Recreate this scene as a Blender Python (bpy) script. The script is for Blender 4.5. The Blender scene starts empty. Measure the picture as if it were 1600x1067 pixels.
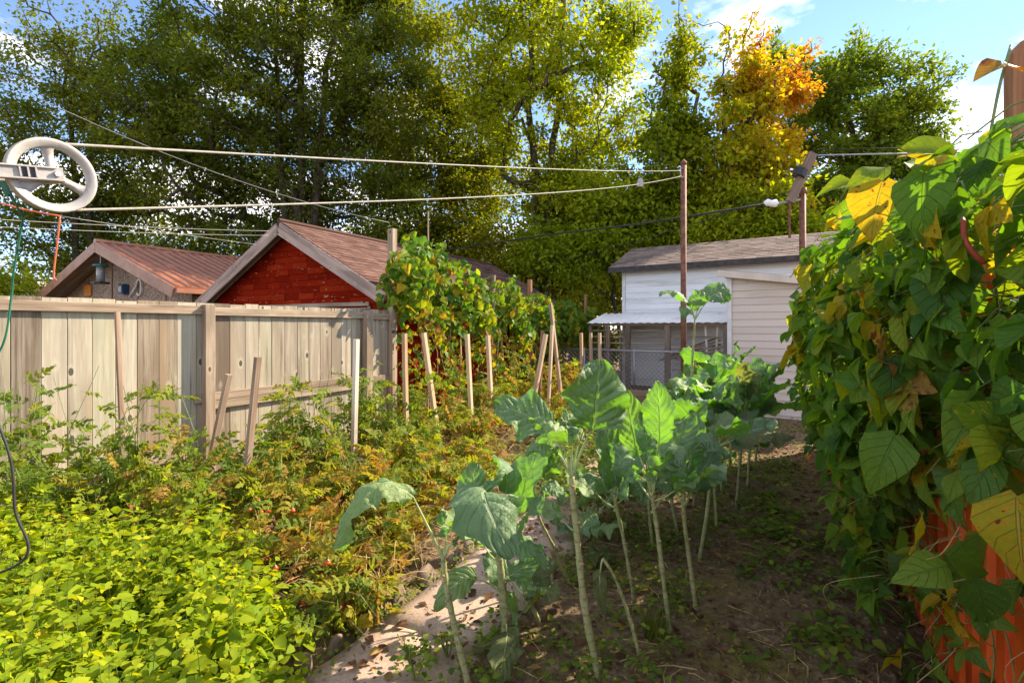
import bpy, math, random
import numpy as np
from mathutils import Vector, Matrix

random.seed(7)
RNG = np.random.default_rng(11)
scene = bpy.context.scene
COL = scene.collection
PI = math.pi

# ------------------------------------------------------------------ camera, sky, sun, exposure
CAM_Z = 1.575
F_PX = 800.0          # focal length in pixels of a 1600 px wide picture
HOR = 512.0           # row of the horizon
cam_d = bpy.data.cameras.new('camera')
cam_d.sensor_width = 36.0
cam_d.lens = 36.0 * F_PX / 1600.0
cam_d.shift_y = -(533.5 - HOR) / 1600.0
cam_d.clip_start = 0.02
cam_d.clip_end = 2000
cam = bpy.data.objects.new('camera', cam_d)
COL.objects.link(cam)
cam.location = (0, 0, CAM_Z)
cam.rotation_euler = (PI / 2, 0, 0)
scene.camera = cam

SUN_AZ = math.radians(60.6)      # clockwise from +Y
SUN_EL = math.radians(36)
world = bpy.data.worlds.new('World')
scene.world = world
world.use_nodes = True
wn = world.node_tree
wn.nodes.clear()
w_out = wn.nodes.new('ShaderNodeOutputWorld')
w_bg = wn.nodes.new('ShaderNodeBackground')
w_sky = wn.nodes.new('ShaderNodeTexSky')
w_sky.sky_type = 'NISHITA'
w_sky.sun_disc = False
w_sky.sun_elevation = SUN_EL
w_sky.sun_rotation = SUN_AZ
w_sky.air_density = 0.75
w_sky.dust_density = 0.0
w_sky.ozone_density = 1.6
w_bg.inputs['Strength'].default_value = 0.105
w_tc = wn.nodes.new('ShaderNodeTexCoord')
w_map = wn.nodes.new('ShaderNodeMapping')
w_map.inputs['Scale'].default_value = (1.0, 1.0, 2.6)
w_map.inputs['Location'].default_value = (-1.2, 2.2, 0.1)
w_noise = wn.nodes.new('ShaderNodeTexNoise')
w_noise.inputs['Scale'].default_value = 3.1
w_noise.inputs['Detail'].default_value = 7.0
w_noise.inputs['Roughness'].default_value = 0.55
w_ramp = wn.nodes.new('ShaderNodeValToRGB')
w_ramp.color_ramp.elements[0].position = 0.485
w_ramp.color_ramp.elements[0].color = (0, 0, 0, 1)
w_ramp.color_ramp.elements[1].position = 0.60
w_ramp.color_ramp.elements[1].color = (0.85, 0.85, 0.85, 1)
w_mix = wn.nodes.new('ShaderNodeMix')
w_mix.data_type = 'RGBA'
w_mix.inputs['B'].default_value = (7.0, 6.5, 6.4, 1)
wl = wn.links.new
wl(w_tc.outputs['Generated'], w_map.inputs['Vector'])
wl(w_map.outputs['Vector'], w_noise.inputs['Vector'])
wl(w_noise.outputs['Fac'], w_ramp.inputs['Fac'])
wl(w_ramp.outputs['Color'], w_mix.inputs['Factor'])
wl(w_sky.outputs['Color'], w_mix.inputs['A'])
wl(w_mix.outputs['Result'], w_bg.inputs['Color'])
wl(w_bg.outputs['Background'], w_out.inputs['Surface'])

SUN_DIR = Vector((math.sin(SUN_AZ) * math.cos(SUN_EL), math.cos(SUN_AZ) * math.cos(SUN_EL), math.sin(SUN_EL)))
sun_d = bpy.data.lights.new('sun', 'SUN')
sun_d.energy = 3.85
sun_d.angle = math.radians(0.5)
sun_d.color = (1.0, 0.87, 0.68)
sun = bpy.data.objects.new('sun', sun_d)
COL.objects.link(sun)
sun.rotation_euler = SUN_DIR.to_track_quat('Z', 'Y').to_euler()
sun.location = SUN_DIR * 40

vs = scene.view_settings
vs.view_transform = 'Standard'
vs.look = 'None'
vs.exposure = 1.72
vs.gamma = 1.0
vs.use_curve_mapping = False
cy = scene.cycles
cy.use_denoising = True
cy.max_bounces = 6
cy.diffuse_bounces = 4
cy.glossy_bounces = 2
cy.transmission_bounces = 4
cy.transparent_max_bounces = 4
cy.sample_clamp_indirect = 6.0

# ------------------------------------------------------------------ helpers
def at(px, py, Y):
    """point of the place seen at column px, row py of the photograph, Y metres in front of the camera"""
    return Vector(((px - 800.0) / F_PX * Y, Y, CAM_Z - (py - HOR) / F_PX * Y))

def gnd(px, Y):
    return Vector(((px - 800.0) / F_PX * Y, Y, 0.0))

class MB:
    """collects vertices, faces, a per-vertex (u, v, random) attribute"""
    def __init__(s):
        s.v = []; s.f = []; s.a = []; s.n = 0
    def add(s, v, f, a=None, m=0):
        v = np.asarray(v, dtype=np.float64).reshape(-1, 3)
        f = np.asarray(f, dtype=np.int64)
        if a is None:
            a = np.zeros((len(v), 3))
        s.v.append(v); s.a.append(np.asarray(a, dtype=np.float64)); s.f.append((f + s.n, m))
        s.n += len(v)
        return s
    def box(s, lo, hi, M=None, r=0.0, m=0):
        x0, y0, z0 = lo; x1, y1, z1 = hi
        v = np.array([(x0,y0,z0),(x1,y0,z0),(x1,y1,z0),(x0,y1,z0),(x0,y0,z1),(x1,y0,z1),(x1,y1,z1),(x0,y1,z1)], float)
        if M is not None:
            A = np.array(M); v = v @ A[:3, :3].T + A[:3, 3]
        f = [(0,3,2,1),(4,5,6,7),(0,1,5,4),(1,2,6,5),(2,3,7,6),(3,0,4,7)]
        a = np.zeros((8, 3)); a[:, 2] = r
        return s.add(v, f, a, m)
    def prism(s, poly, d, M=None, r=0.0):
        """poly: list of (x, z) counter-clockwise; extruded along y from 0 to -d (towards -y)"""
        n = len(poly)
        v = [(p[0], 0.0, p[1]) for p in poly] + [(p[0], -d, p[1]) for p in poly]
        v = np.array(v, float)
        if M is not None:
            A = np.array(M); v = v @ A[:3, :3].T + A[:3, 3]
        a = np.zeros((2 * n, 3)); a[:, 2] = r
        base = s.n
        s.v.append(v); s.a.append(a); s.n += 2 * n
        for i in range(1, n - 1):
            s.f.append((np.array([(n, n + i, n + i + 1)]) + base, 0))
            s.f.append((np.array([(0, i + 1, i)]) + base, 0))
        q = [(i, (i + 1) % n, n + (i + 1) % n, n + i) for i in range(n)]
        s.f.append((np.array(q) + base, 0))
        return s
    def tube(s, pts, rad, seg=6, r=0.0, cap=True, m=0):
        P = np.array([tuple(p) for p in pts], float)
        n = len(P)
        R = np.full(n, rad, float) if np.isscalar(rad) else np.array(rad, float)
        T = np.gradient(P, axis=0)
        T /= np.linalg.norm(T, axis=1)[:, None] + 1e-12
        ref = np.array((0, 0, 1.0)) if abs(T[0][2]) < 0.9 else np.array((1.0, 0, 0))
        nx = np.cross(T[0], ref); nx /= np.linalg.norm(nx)
        V = []; A = []
        ang = np.linspace(0, 2 * PI, seg, endpoint=False)
        L = 0
        for i in range(n):
            nx = nx - T[i] * np.dot(nx, T[i]); nx /= np.linalg.norm(nx) + 1e-12
            ny = np.cross(T[i], nx)
            V.append(P[i] + R[i] * (np.cos(ang)[:, None] * nx + np.sin(ang)[:, None] * ny))
            if i: L += np.linalg.norm(P[i] - P[i - 1])
            A.append(np.stack([np.sin(ang), np.full(seg, L), np.full(seg, r)], 1))
        i0 = np.arange(seg); i1 = (i0 + 1) % seg
        F = np.concatenate([np.stack([k * seg + i0, k * seg + i1, (k + 1) * seg + i1, (k + 1) * seg + i0], 1) for k in range(n - 1)])
        b = s.n
        s.add(np.concatenate(V), F, np.concatenate(A), m)
        if cap:
            for k, rev in ((0, True), (n - 1, False)):
                c = np.array([(k * seg, k * seg + (j if rev is False else j + 1), k * seg + (j + 1 if rev is False else j)) for j in range(1, seg - 1)])
                s.f.append((c + b, m))
        return s
    def scatter(s, tv, tf, ta, pos, mats, rnd, m=0):
        """copies of a template: tv (n,3), mats (N,3,3) columns are axes, pos (N,3)"""
        N = len(pos); n = len(tv)
        if N == 0: return s
        V = np.einsum('kij,nj->kni', mats, tv) + pos[:, None, :]
        A = np.empty((N, n, 3)); A[:, :, :2] = ta[None, :, :2]; A[:, :, 2] = np.asarray(rnd)[:, None]
        F = (tf[None, :, :] + (np.arange(N) * n)[:, None, None]).reshape(-1, tf.shape[1])
        return s.add(V.reshape(-1, 3), F, A.reshape(-1, 3), m)
    def mesh(s, name, origin=None, smooth=False):
        V = np.concatenate(s.v) if s.v else np.zeros((0, 3))
        if origin is not None: V = V - np.array(origin)
        A = np.concatenate(s.a)
        me = bpy.data.meshes.new(name)
        tot = np.concatenate([np.full(len(f), f.shape[1]) for f, m in s.f])
        loops = np.concatenate([f.reshape(-1) for f, m in s.f])
        mi = np.concatenate([np.full(len(f), m) for f, m in s.f])
        me.vertices.add(len(V)); me.vertices.foreach_set('co', V.astype(np.float32).ravel())
        me.loops.add(len(loops)); me.loops.foreach_set('vertex_index', loops.astype(np.int32))
        me.polygons.add(len(tot))
        st = np.concatenate([[0], np.cumsum(tot)[:-1]])
        me.polygons.foreach_set('loop_start', st.astype(np.int32))
        me.polygons.foreach_set('loop_total', tot.astype(np.int32))
        me.polygons.foreach_set('material_index', mi.astype(np.int32))
        me.polygons.foreach_set('use_smooth', np.full(len(tot), smooth))
        at_ = me.attributes.new('luv', 'FLOAT_VECTOR', 'POINT')
        at_.data.foreach_set('vector', A.astype(np.float32).ravel())
        me.update(calc_edges=True)
        return me

WM = {}
def link(name, data, parent=None, M=None):
    o = bpy.data.objects.new(name, data)
    COL.objects.link(o)
    M = M or Matrix()
    WM[o] = M
    if parent is not None:
        o.parent = parent
        o.matrix_basis = WM[parent].inverted() @ M
    else:
        o.matrix_basis = M
    return o

def obj(name, mb, mat, parent=None, M=None, smooth=False):
    if M is None:
        V = np.concatenate(mb.v)
        lo, hi = V.min(0), V.max(0)
        org = ((lo[0] + hi[0]) / 2, (lo[1] + hi[1]) / 2, lo[2])
        me = mb.mesh(name, org, smooth)
        M = Matrix.Translation(org)
    else:
        me = mb.mesh(name, None, smooth)
    for mm in (mat if isinstance(mat, (list, tuple)) else [mat]):
        me.materials.append(mm)
    return link(name, me, parent, M)

def tag(o, label=None, cat=None, group=None, kind=None):
    if label: o['label'] = label
    if cat: o['category'] = cat
    if group: o['group'] = group
    if kind: o['kind'] = kind
    return o

def thing(name, loc, label, cat, group=None):
    o = link(name, None, None, Matrix.Translation(Vector(loc)))
    o.empty_display_size = 0.2
    return tag(o, label, cat, group)

def frame(p, zdir, ydir):
    """matrix at p, local z along zdir, local y close to ydir"""
    z = Vector(zdir).normalized(); y = Vector(ydir)
    x = y.cross(z).normalized(); y = z.cross(x)
    M = Matrix((x, y, z)).transposed().to_4x4()
    M.translation = Vector(p)
    return M

def bevel_box(w, t, L, c=0.004):
    """box of width w (x), thickness t (y), length L (z from 0), with chamfered long edges"""
    mb = MB(); x = w / 2; y = t / 2; c = min(c, x * .45, y * .45)
    ring = [(-x + c, -y), (x - c, -y), (x, -y + c), (x, y - c), (x - c, y), (-x + c, y), (-x, y - c), (-x, -y + c)]
    V = [(a, b, 0) for a, b in ring] + [(a, b, L) for a, b in ring]
    F = [(i, (i + 1) % 8, 8 + (i + 1) % 8, 8 + i) for i in range(8)]
    mb.add(V, F)
    mb.f.append((np.array([(8, 9, 10, 15), (15, 10, 11, 14), (14, 11, 12, 13)]), 0))
    mb.f.append((np.array([(7, 2, 1, 0), (6, 3, 2, 7), (5, 4, 3, 6)]), 0))
    return mb

def beam(name, p0, p1, w, t, mat, parent=None, face=(0, -1, 0), c=0.004):
    """plank from p0 to p1; width w, thickness t measured along face"""
    p0 = Vector(p0); p1 = Vector(p1)
    M = frame(p0, p1 - p0, face)
    return obj(name, bevel_box(w, t, (p1 - p0).length, c), mat, parent, M)

def unit(a):
    return a / (np.linalg.norm(a, axis=-1, keepdims=True) + 1e-12)

def frames(d, n, size, wid=1.0):
    d = unit(d); s = unit(np.cross(d, n)); n2 = np.cross(s, d)
    size = np.asarray(size)[:, None]
    return np.stack([s * size * wid, d * size, n2 * size], axis=2)

def curve(pts, n=10):
    """Catmull-Rom through pts"""
    P = [Vector(p) for p in pts]
    P = [P[0] * 2 - P[1]] + P + [P[-1] * 2 - P[-2]]
    out = []
    for i in range(1, len(P) - 2):
        for k in range(n):
            t = k / n
            a, b, c, d = P[i - 1], P[i], P[i + 1], P[i + 2]
            out.append(0.5 * ((2 * b) + (c - a) * t + (2 * a - 5 * b + 4 * c - d) * t * t + (3 * b - a - 3 * c + d) * t ** 3))
    out.append(P[-2])
    return out

def smooth_noise(p, f, seed=0):
    """cheap smooth 3-D noise in -1..1, p (N,3)"""
    r = np.random.default_rng(seed)
    s = np.zeros(len(p))
    for k in range(5):
        w = r.normal(size=3) * f * (1 + .5 * k); ph = r.uniform(0, 6.28)
        s += np.sin(p @ w + ph) / (1 + .4 * k)
    return s / 3.0

# ------------------------------------------------------------------ materials
class NT:
    def __init__(s, name):
        s.m = bpy.data.materials.new(name); s.m.use_nodes = True
        s.t = s.m.node_tree; s.t.nodes.clear()
        s.out = s.t.nodes.new('ShaderNodeOutputMaterial')
    def n(s, typ, ins=None, **props):
        nd = s.t.nodes.new('ShaderNode' + typ)
        for k, v in props.items(): setattr(nd, k, v)
        for k, v in (ins or {}).items():
            if isinstance(v, bpy.types.NodeSocket): s.t.links.new(v, nd.inputs[k])
            else: nd.inputs[k].default_value = v
        return nd
    def math(s, op, a, b=0.0, c=0.0, clamp=False):
        return s.n('Math', {0: a, 1: b, 2: c}, operation=op, use_clamp=clamp).outputs[0]
    def mix(s, fac, a, b, mode='MIX'):
        nd = s.n('Mix', None, data_type='RGBA', blend_type=mode)
        for k, v in (('Factor', fac), ('A', a), ('B', b)):
            sock = [i for i in nd.inputs if i.name == k and (k == 'Factor' and i.type == 'VALUE' or i.type == 'RGBA')][0]
            if isinstance(v, bpy.types.NodeSocket): s.t.links.new(v, sock)
            else: sock.default_value = (v if k == 'Factor' else (tuple(v) + (1,))[:4])
        return [o for o in nd.outputs if o.type == 'RGBA'][0]
    def ramp(s, fac, stops, interp='LINEAR'):
        nd = s.n('ValToRGB', {'Fac': fac})
        cr = nd.color_ramp; cr.interpolation = interp
        while len(cr.elements) < len(stops): cr.elements.new(0.5)
        for e, (p, c) in zip(cr.elements, stops):
            e.position = p; e.color = tuple(c) + (1,) if len(c) == 3 else c
        return nd.outputs[0]
    def step(s, v, lo, hi):
        return s.n('MapRange', {'Value': v, 'From Min': lo, 'From Max': hi}, clamp=True, interpolation_type='SMOOTHSTEP').outputs[0]
    def coord(s, scale=(1, 1, 1), rand=0.0):
        c = s.n('TexCoord').outputs['Object']
        if rand:
            r = s.n('ObjectInfo').outputs['Random']
            k = s.math('MULTIPLY', r, rand)
            c = s.n('VectorMath', {0: c, 1: s.n('CombineXYZ', {'X': k, 'Y': k, 'Z': k}).outputs[0]}, operation='ADD').outputs[0]
        return s.n('Mapping', {'Vector': c, 'Scale': scale}).outputs[0]
    def noise(s, vec, scale, detail=4, rough=.55):
        return s.n('TexNoise', {'Vector': vec, 'Scale': scale, 'Detail': detail, 'Roughness': rough}).outputs['Fac']
    def bump(s, h, strength=.3, dist=.01):
        return s.n('Bump', {'Height': h, 'Strength': strength, 'Distance': dist}).outputs[0]
    def pbr(s, col, rough=.6, spec=.3, metal=0.0, normal=None):
        ins = {'Base Color': col if isinstance(col, bpy.types.NodeSocket) else tuple(col) + (1,), 'Roughness': rough, 'Metallic': metal, 'Specular IOR Level': spec}
        if normal is not None: ins['Normal'] = normal
        b = s.n('BsdfPrincipled', ins)
        return b.outputs[0]
    def done(s, sh):
        s.t.links.new(sh, s.out.inputs['Surface'])
        return s.m

def wood_mat(name, dark, mid, pale, rough=.8, knots=True, grain=1.0, warm=None, tint=.35):
    t = NT(name)
    rnd = t.n('ObjectInfo').outputs['Random']
    c = t.coord((1, 1, 1), 41.0)
    g1 = t.noise(t.coord((22, 22, 1.1 * grain), 41.0), 1.0, 6, .6)
    g2 = t.noise(t.coord((90, 90, 2.5), 17.0), 1.0, 3, .6)
    blot = t.noise(t.coord((5, 5, 1.2), 29.0), 1.0, 3, .5)
    k = t.math('ADD', t.math('MULTIPLY', g1, .75), t.math('MULTIPLY', g2, .35))
    col = t.ramp(k, [(.36, dark), (.52, mid), (.66, pale)])
    col = t.mix(t.math('MULTIPLY', t.step(blot, .45, .65), .75), col, [x * .5 for x in mid])
    if warm: col = t.mix(t.math('MULTIPLY', t.step(t.noise(t.coord((4, 4, .8), 53.0), 1.0, 2), .55, .72), .7), col, warm)
    col = t.mix(tint, col, t.ramp(rnd, [(0, [x * 1.25 for x in dark]), (.22, [mid[0] * .8, mid[1] * .72, mid[2] * .66]), (.5, pale), (.75, mid), (1, [pale[0] * .95, pale[1], pale[2] * .92])]), 'MIX')
    if knots:
        v = t.n('TexVoronoi', {'Vector': t.coord((6.5, .0, 3.4), 23.0), 'Scale': 1.0, 'Randomness': 1.0}, feature='F1')
        kd = v.outputs['Distance']
        keep = t.math('GREATER_THAN', t.n('SeparateColor', {'Color': v.outputs['Color']}).outputs[0], .25)
        kn = t.math('MULTIPLY', t.math('SUBTRACT', 1.0, t.step(kd, .10, .15)), keep)
        halo = t.math('MULTIPLY', t.math('SUBTRACT', 1.0, t.step(kd, .14, .3)), keep)
        col = t.mix(t.math('MULTIPLY', halo, .5), col, pale)
        col = t.mix(t.math('MULTIPLY', kn, .85), col, [x * .35 for x in dark])
    streak = t.noise(t.coord((13, 13, .5), 61.0), 1.0, 5, .7)
    col = t.mix(t.math('MULTIPLY', t.step(streak, .54, .68), .6), col, [x * .8 for x in dark])
    nrm = t.bump(k, .5, .004)
    return t.done(t.pbr(col, rough, .2, 0, nrm))

def plain_mat(name, a, b, scale=6.0, rough=.5, metal=0.0, spec=.3, bump=.1, stretch=(1, 1, 1), rand=13.0, dirt=None, tint=0.0):
    t = NT(name)
    n = t.noise(t.coord(stretch, rand), scale, 5, .6)
    col = t.ramp(n, [(.35, a), (.65, b)])
    if tint:
        r = t.n('ObjectInfo').outputs['Random']
        col = t.mix(tint, col, t.ramp(r, [(0, a), (1, b)]))
    if dirt:
        d = t.noise(t.coord(stretch, rand * 2), scale * .35, 6, .7)
        col = t.mix(t.math('MULTIPLY', t.step(d, .52, .72), .7), col, dirt)
    fine = t.noise(t.coord(stretch, rand), scale * 7, 3, .6)
    return t.done(t.pbr(col, rough, spec, metal, t.bump(fine, bump, .004)))

def leaf_mat(name, stops, trans, tfac=.42, rough=.45, objrand=False, veins=None, spots=None, blister=0.0, spec=.12, under=None, holes=0.0, vk=.6):
    t = NT(name)
    a = t.n('Attribute', None, attribute_name='luv').outputs['Vector']
    sx = t.n('SeparateXYZ', {0: a})
    u, v, r = sx.outputs[0], sx.outputs[1], sx.outputs[2]
    if objrand:
        r = t.math('FRACT', t.math('ADD', r, t.n('ObjectInfo').outputs['Random']))
    col = t.ramp(r, stops)
    c = t.coord((1, 1, 1), 31.0 if objrand else 0.0)
    nz = t.noise(c, 14.0 if veins else 3.0, 3)
    col = t.mix(.35, col, t.ramp(nz, [(.3, (.45, .45, .45)), (.7, (1.0, 1.0, 1.0))]), 'MULTIPLY')
    if spots:
        thr, yel, brn, sc = spots
        s1 = t.noise(c, sc, 3, .6)
        col = t.mix(t.step(s1, thr, thr + .06), col, yel)
        col = t.mix(t.step(s1, thr + .07, thr + .11), col, brn)
    h = None
    if veins:
        au = t.math('ABSOLUTE', u)
        w = t.math('SUBTRACT', t.math('MULTIPLY', v, veins[0]), t.math('MULTIPLY', au, veins[1]))
        sn = t.math('ABSOLUTE', t.math('SINE', t.math('MULTIPLY', w, PI)))
        side = t.math('SUBTRACT', 1.0, t.step(sn, .0, veins[3]))
        mid = t.math('SUBTRACT', 1.0, t.step(au, .02, .06))
        vm = t.math('MAXIMUM', mid, t.math('MULTIPLY', side, .6))
        col = t.mix(t.math('MULTIPLY', vm, vk), col, veins[2])
        h = t.math('MULTIPLY', vm, -1.0)
    if blister:
        b = t.noise(c, 30.0, 3, .6)
        h = t.math('ADD', h, t.math('MULTIPLY', b, blister)) if h else b
    nrm = t.bump(h, .9, .010 if blister else .006) if h is not None else None
    if under:
        bf = t.n('NewGeometry').outputs['Backfacing']
        colr = t.mix(t.math('MULTIPLY', bf, .6), col, under)
    else:
        colr = col
    p = t.pbr(colr, rough, spec, 0, nrm)
    tc = t.mix(1.0, col, trans, 'MULTIPLY')
    tr = t.n('BsdfTranslucent', {'Color': tc})
    if nrm is not None: t.t.links.new(nrm, tr.inputs['Normal'])
    ms = t.n('MixShader', {'Fac': tfac, 1: p, 2: tr.outputs[0]})
    if holes:      # bites taken by insects
        hv = t.noise(c, 26.0, 2, .5)
        hm = t.math('GREATER_THAN', hv, holes)
        ms = t.n('MixShader', {'Fac': hm, 1: ms.outputs[0], 2: t.n('BsdfTransparent').outputs[0]})
    return t.done(ms.outputs[0])

M = {}
M['fence'] = wood_mat('weathered_fence_wood', (.085, .062, .046), (.27, .21, .15), (.52, .46, .345), warm=(.34, .18, .065), tint=.62)
M['rail'] = wood_mat('weathered_rail_wood', (.15, .10, .065), (.31, .225, .155), (.45, .345, .25), tint=.25)
M['rake'] = wood_mat('grey_rake_wood', (.20, .135, .11), (.40, .285, .235), (.52, .40, .33), tint=.15)
M['stake'] = wood_mat('grey_stake_wood', (.16, .10, .07), (.33, .22, .15), (.45, .33, .24), knots=False)
M['pine'] = wood_mat('new_pine_wood', (.38, .22, .11), (.55, .37, .21), (.68, .52, .36), knots=False, tint=.5)
M['pale_pine'] = wood_mat('pale_pine_wood', (.60, .48, .36), (.72, .62, .50), (.80, .72, .62), knots=False)
M['post'] = wood_mat('dark_post_wood', (.13, .09, .07), (.24, .17, .13), (.34, .26, .2), knots=False)
M['cedar'] = wood_mat('brown_post_wood', (.20, .085, .04), (.32, .15, .075), (.42, .22, .12), knots=False, tint=.1)
M['bark'] = plain_mat('bark', (.035, .026, .02), (.10, .078, .06), 9, .95, bump=.6, stretch=(1, 1, .25))
M['white_siding'] = plain_mat('white_siding', (.76, .74, .74), (.86, .84, .84), 2.2, .45, bump=.05, stretch=(.3, 1, 2.0), dirt=(.42, .40, .36), tint=.25)
M['tan_siding'] = plain_mat('tan_siding', (.58, .475, .40), (.68, .56, .475), 2.2, .5, bump=.05, stretch=(.3, 1, 2.0), dirt=(.42, .33, .26), tint=.3)
M['trim_white'] = plain_mat('white_trim', (.60, .58, .55), (.74, .72, .70), 5, .5, dirt=(.35, .3, .25))
M['brown_metal'] = plain_mat('brown_roof_metal', (.27, .10, .055), (.36, .15, .085), 3, .4, spec=.5, bump=.03, tint=.3)
M['brown_fascia'] = plain_mat('brown_fascia', (.30, .145, .09), (.42, .22, .14), 4, .5, bump=.05)
M['dark_fascia'] = plain_mat('dark_roof_edge', (.045, .04, .04), (.09, .075, .07), 12, .9, bump=.4)
M['osb'] = plain_mat('strand_board', (.12, .08, .055), (.46, .33, .24), 16, .85, bump=.4, stretch=(1, 1, 2.2))
M['rust_steel'] = plain_mat('rusty_steel', (.13, .05, .03), (.24, .11, .07), 14, .7, metal=.2, bump=.3)
M['alu'] = plain_mat('cast_aluminium', (.36, .33, .30), (.47, .43, .39), 18, .5, metal=.25, bump=.12)
M['galv'] = plain_mat('galvanised_wire', (.30, .30, .31), (.45, .45, .46), 30, .5, metal=.6)
M['line'] = plain_mat('clothes_line', (.30, .27, .22), (.42, .38, .32), 60, .7)
M['thin_line'] = plain_mat('thin_wire', (.22, .21, .18), (.34, .32, .28), 60, .6)
M['black_cable'] = plain_mat('black_cable', (.02, .02, .02), (.045, .042, .04), 20, .6)
M['green_cord'] = plain_mat('green_cord', (.01, .10, .055), (.02, .17, .09), 20, .5)
M['orange_cord'] = plain_mat('orange_cord', (.55, .10, .04), (.70, .16, .06), 20, .5)
M['glass_white'] = plain_mat('glazed_porcelain', (.75, .76, .80), (.85, .86, .9), 5, .15, spec=.5)
M['poly'] = plain_mat('awning_panel', (.78, .76, .73), (.88, .86, .83), 3, .4, dirt=(.4, .4, .4))
M['concrete_edge'] = plain_mat('rough_stone', (.13, .09, .06), (.26, .19, .14), 16, .9, bump=.5, dirt=(.13, .12, .05))
M['orange_sign'] = plain_mat('orange_plate', (.62, .20, .03), (.7, .26, .05), 5, .5)
M['blue_plastic'] = plain_mat('blue_plastic', (.02, .045, .11), (.03, .06, .15), 5, .4)
M['teal_plastic'] = plain_mat('teal_plastic', (.01, .12, .10), (.015, .16, .13), 5, .4)
M['seed_tube'] = plain_mat('seed_tube', (.22, .20, .17), (.40, .38, .35), 40, .25, spec=.5)
M['black'] = plain_mat('black_plastic', (.02, .02, .022), (.035, .035, .04), 5, .4)
M['tomato'] = plain_mat('tomato_skin', (.55, .035, .01), (.68, .09, .015), 3, .2, spec=.5, bump=0)
M['stem'] = plain_mat('green_stem', (.11, .15, .035), (.22, .25, .07), 14, .5, bump=.1)
M['dry_stem'] = plain_mat('dry_stem', (.26, .16, .06), (.50, .36, .15), 14, .8, bump=.1)
M['kale_stem'] = plain_mat('collard_stem', (.24, .27, .10), (.40, .38, .19), 12, .5, bump=.2, dirt=(.36, .22, .10))
def collard_stem_mat():
    t = NT('collard_stem')
    a = t.n('Attribute', None, attribute_name='luv').outputs['Vector']
    v = t.n('SeparateXYZ', {0: a}).outputs[1]
    n = t.noise(t.coord((1, 1, 1), 13), 18, 5, .65)
    col = t.ramp(n, [(.3, (.20, .23, .08)), (.55, (.34, .33, .15)), (.75, (.44, .40, .22))])
    w = t.math('ADD', t.math('MULTIPLY', v, 24.0), t.math('MULTIPLY', n, 2.2))
    rg = t.step(t.math('ABSOLUTE', t.math('SUBTRACT', t.math('FRACT', w), .5)), .40, .48)
    col = t.mix(t.math('MULTIPLY', rg, .55), col, (.20, .12, .05))
    b = t.noise(t.coord((1, 1, 1), 29), 7, 6, .7)
    col = t.mix(t.math('MULTIPLY', t.step(b, .55, .7), .5), col, (.28, .19, .09))
    return t.done(t.pbr(col, .6, .2, 0, t.bump(t.math('ADD', n, t.math('MULTIPLY', rg, -.8)), .6, .006)))
M['kale_stem'] = collard_stem_mat()
M['scar'] = plain_mat('leaf_scar', (.26, .17, .08), (.42, .33, .18), 30, .8)
M['petiole'] = plain_mat('pale_petiole', (.28, .36, .12), (.42, .48, .22), 12, .45, bump=.1)
M['pod'] = plain_mat('dry_red_pod', (.16, .02, .012), (.28, .05, .02), 12, .5)

def red_board_mat():
    t = NT('red_painted_board')
    rnd = t.n('ObjectInfo').outputs['Random']
    col = t.ramp(rnd, [(0, (.18, .009, .002)), (.5, (.25, .014, .003)), (1, (.31, .026, .006))])
    n = t.noise(t.coord((3, 3, 8), 17), 2.0, 5, .65)
    col = t.mix(.5, col, t.ramp(n, [(.3, (.55, .5, .5)), (.7, (1, 1, 1))]), 'MULTIPLY')
    chip = t.noise(t.coord((2.5, 5, 14), 37), 2.4, 6, .7)
    col = t.mix(t.step(chip, .63, .66), col, (.42, .31, .2))
    return t.done(t.pbr(col, .85, .02, 0, t.bump(n, .4, .006)))
M['red_board'] = red_board_mat()

def shingle_mat(name, a, b, c):
    t = NT(name)
    at_ = t.n('Attribute', None, attribute_name='luv').outputs['Vector']
    r = t.n('SeparateXYZ', {0: at_}).outputs[2]
    col = t.ramp(r, [(0, a), (.5, b), (1, c)])
    gr = t.noise(t.coord(), 160, 2, .7)
    col = t.mix(.7, col, t.ramp(gr, [(.3, (.45, .45, .45)), (.7, (1.15, 1.1, 1.1))]), 'MULTIPLY')
    st = t.noise(t.coord(), 1.3, 5, .65)
    col = t.mix(t.math('MULTIPLY', t.step(st, .5, .75), .45), col, [x * .45 for x in b])
    return t.done(t.pbr(col, .9, .15, 0, t.bump(gr, .4, .004)))
M['shingle_red'] = shingle_mat('red_brown_shingle', (.105, .055, .043), (.15, .080, .062), (.20, .115, .09))
M['shingle_grey'] = shingle_mat('grey_brown_shingle', (.17, .125, .105), (.24, .18, .15), (.30, .235, .20))

def orange_metal():
    t = NT('orange_red_corrugated')
    c = t.coord((6, 6, .6), 11)
    n = t.noise(c, 1.4, 5, .6)
    col = t.ramp(n, [(.3, (.66, .055, .008)), (.6, (.82, .12, .012)), (.8, (.86, .18, .02))])
    d = t.noise(t.coord((1, 1, 1), 5), 7, 6, .7)
    col = t.mix(t.math('MULTIPLY', t.step(d, .58, .75), .6), col, (.10, .05, .035))
    return t.done(t.pbr(col, .4, .4, 0, t.bump(d, .1, .004)))
M['orange_metal'] = orange_metal()

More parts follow.
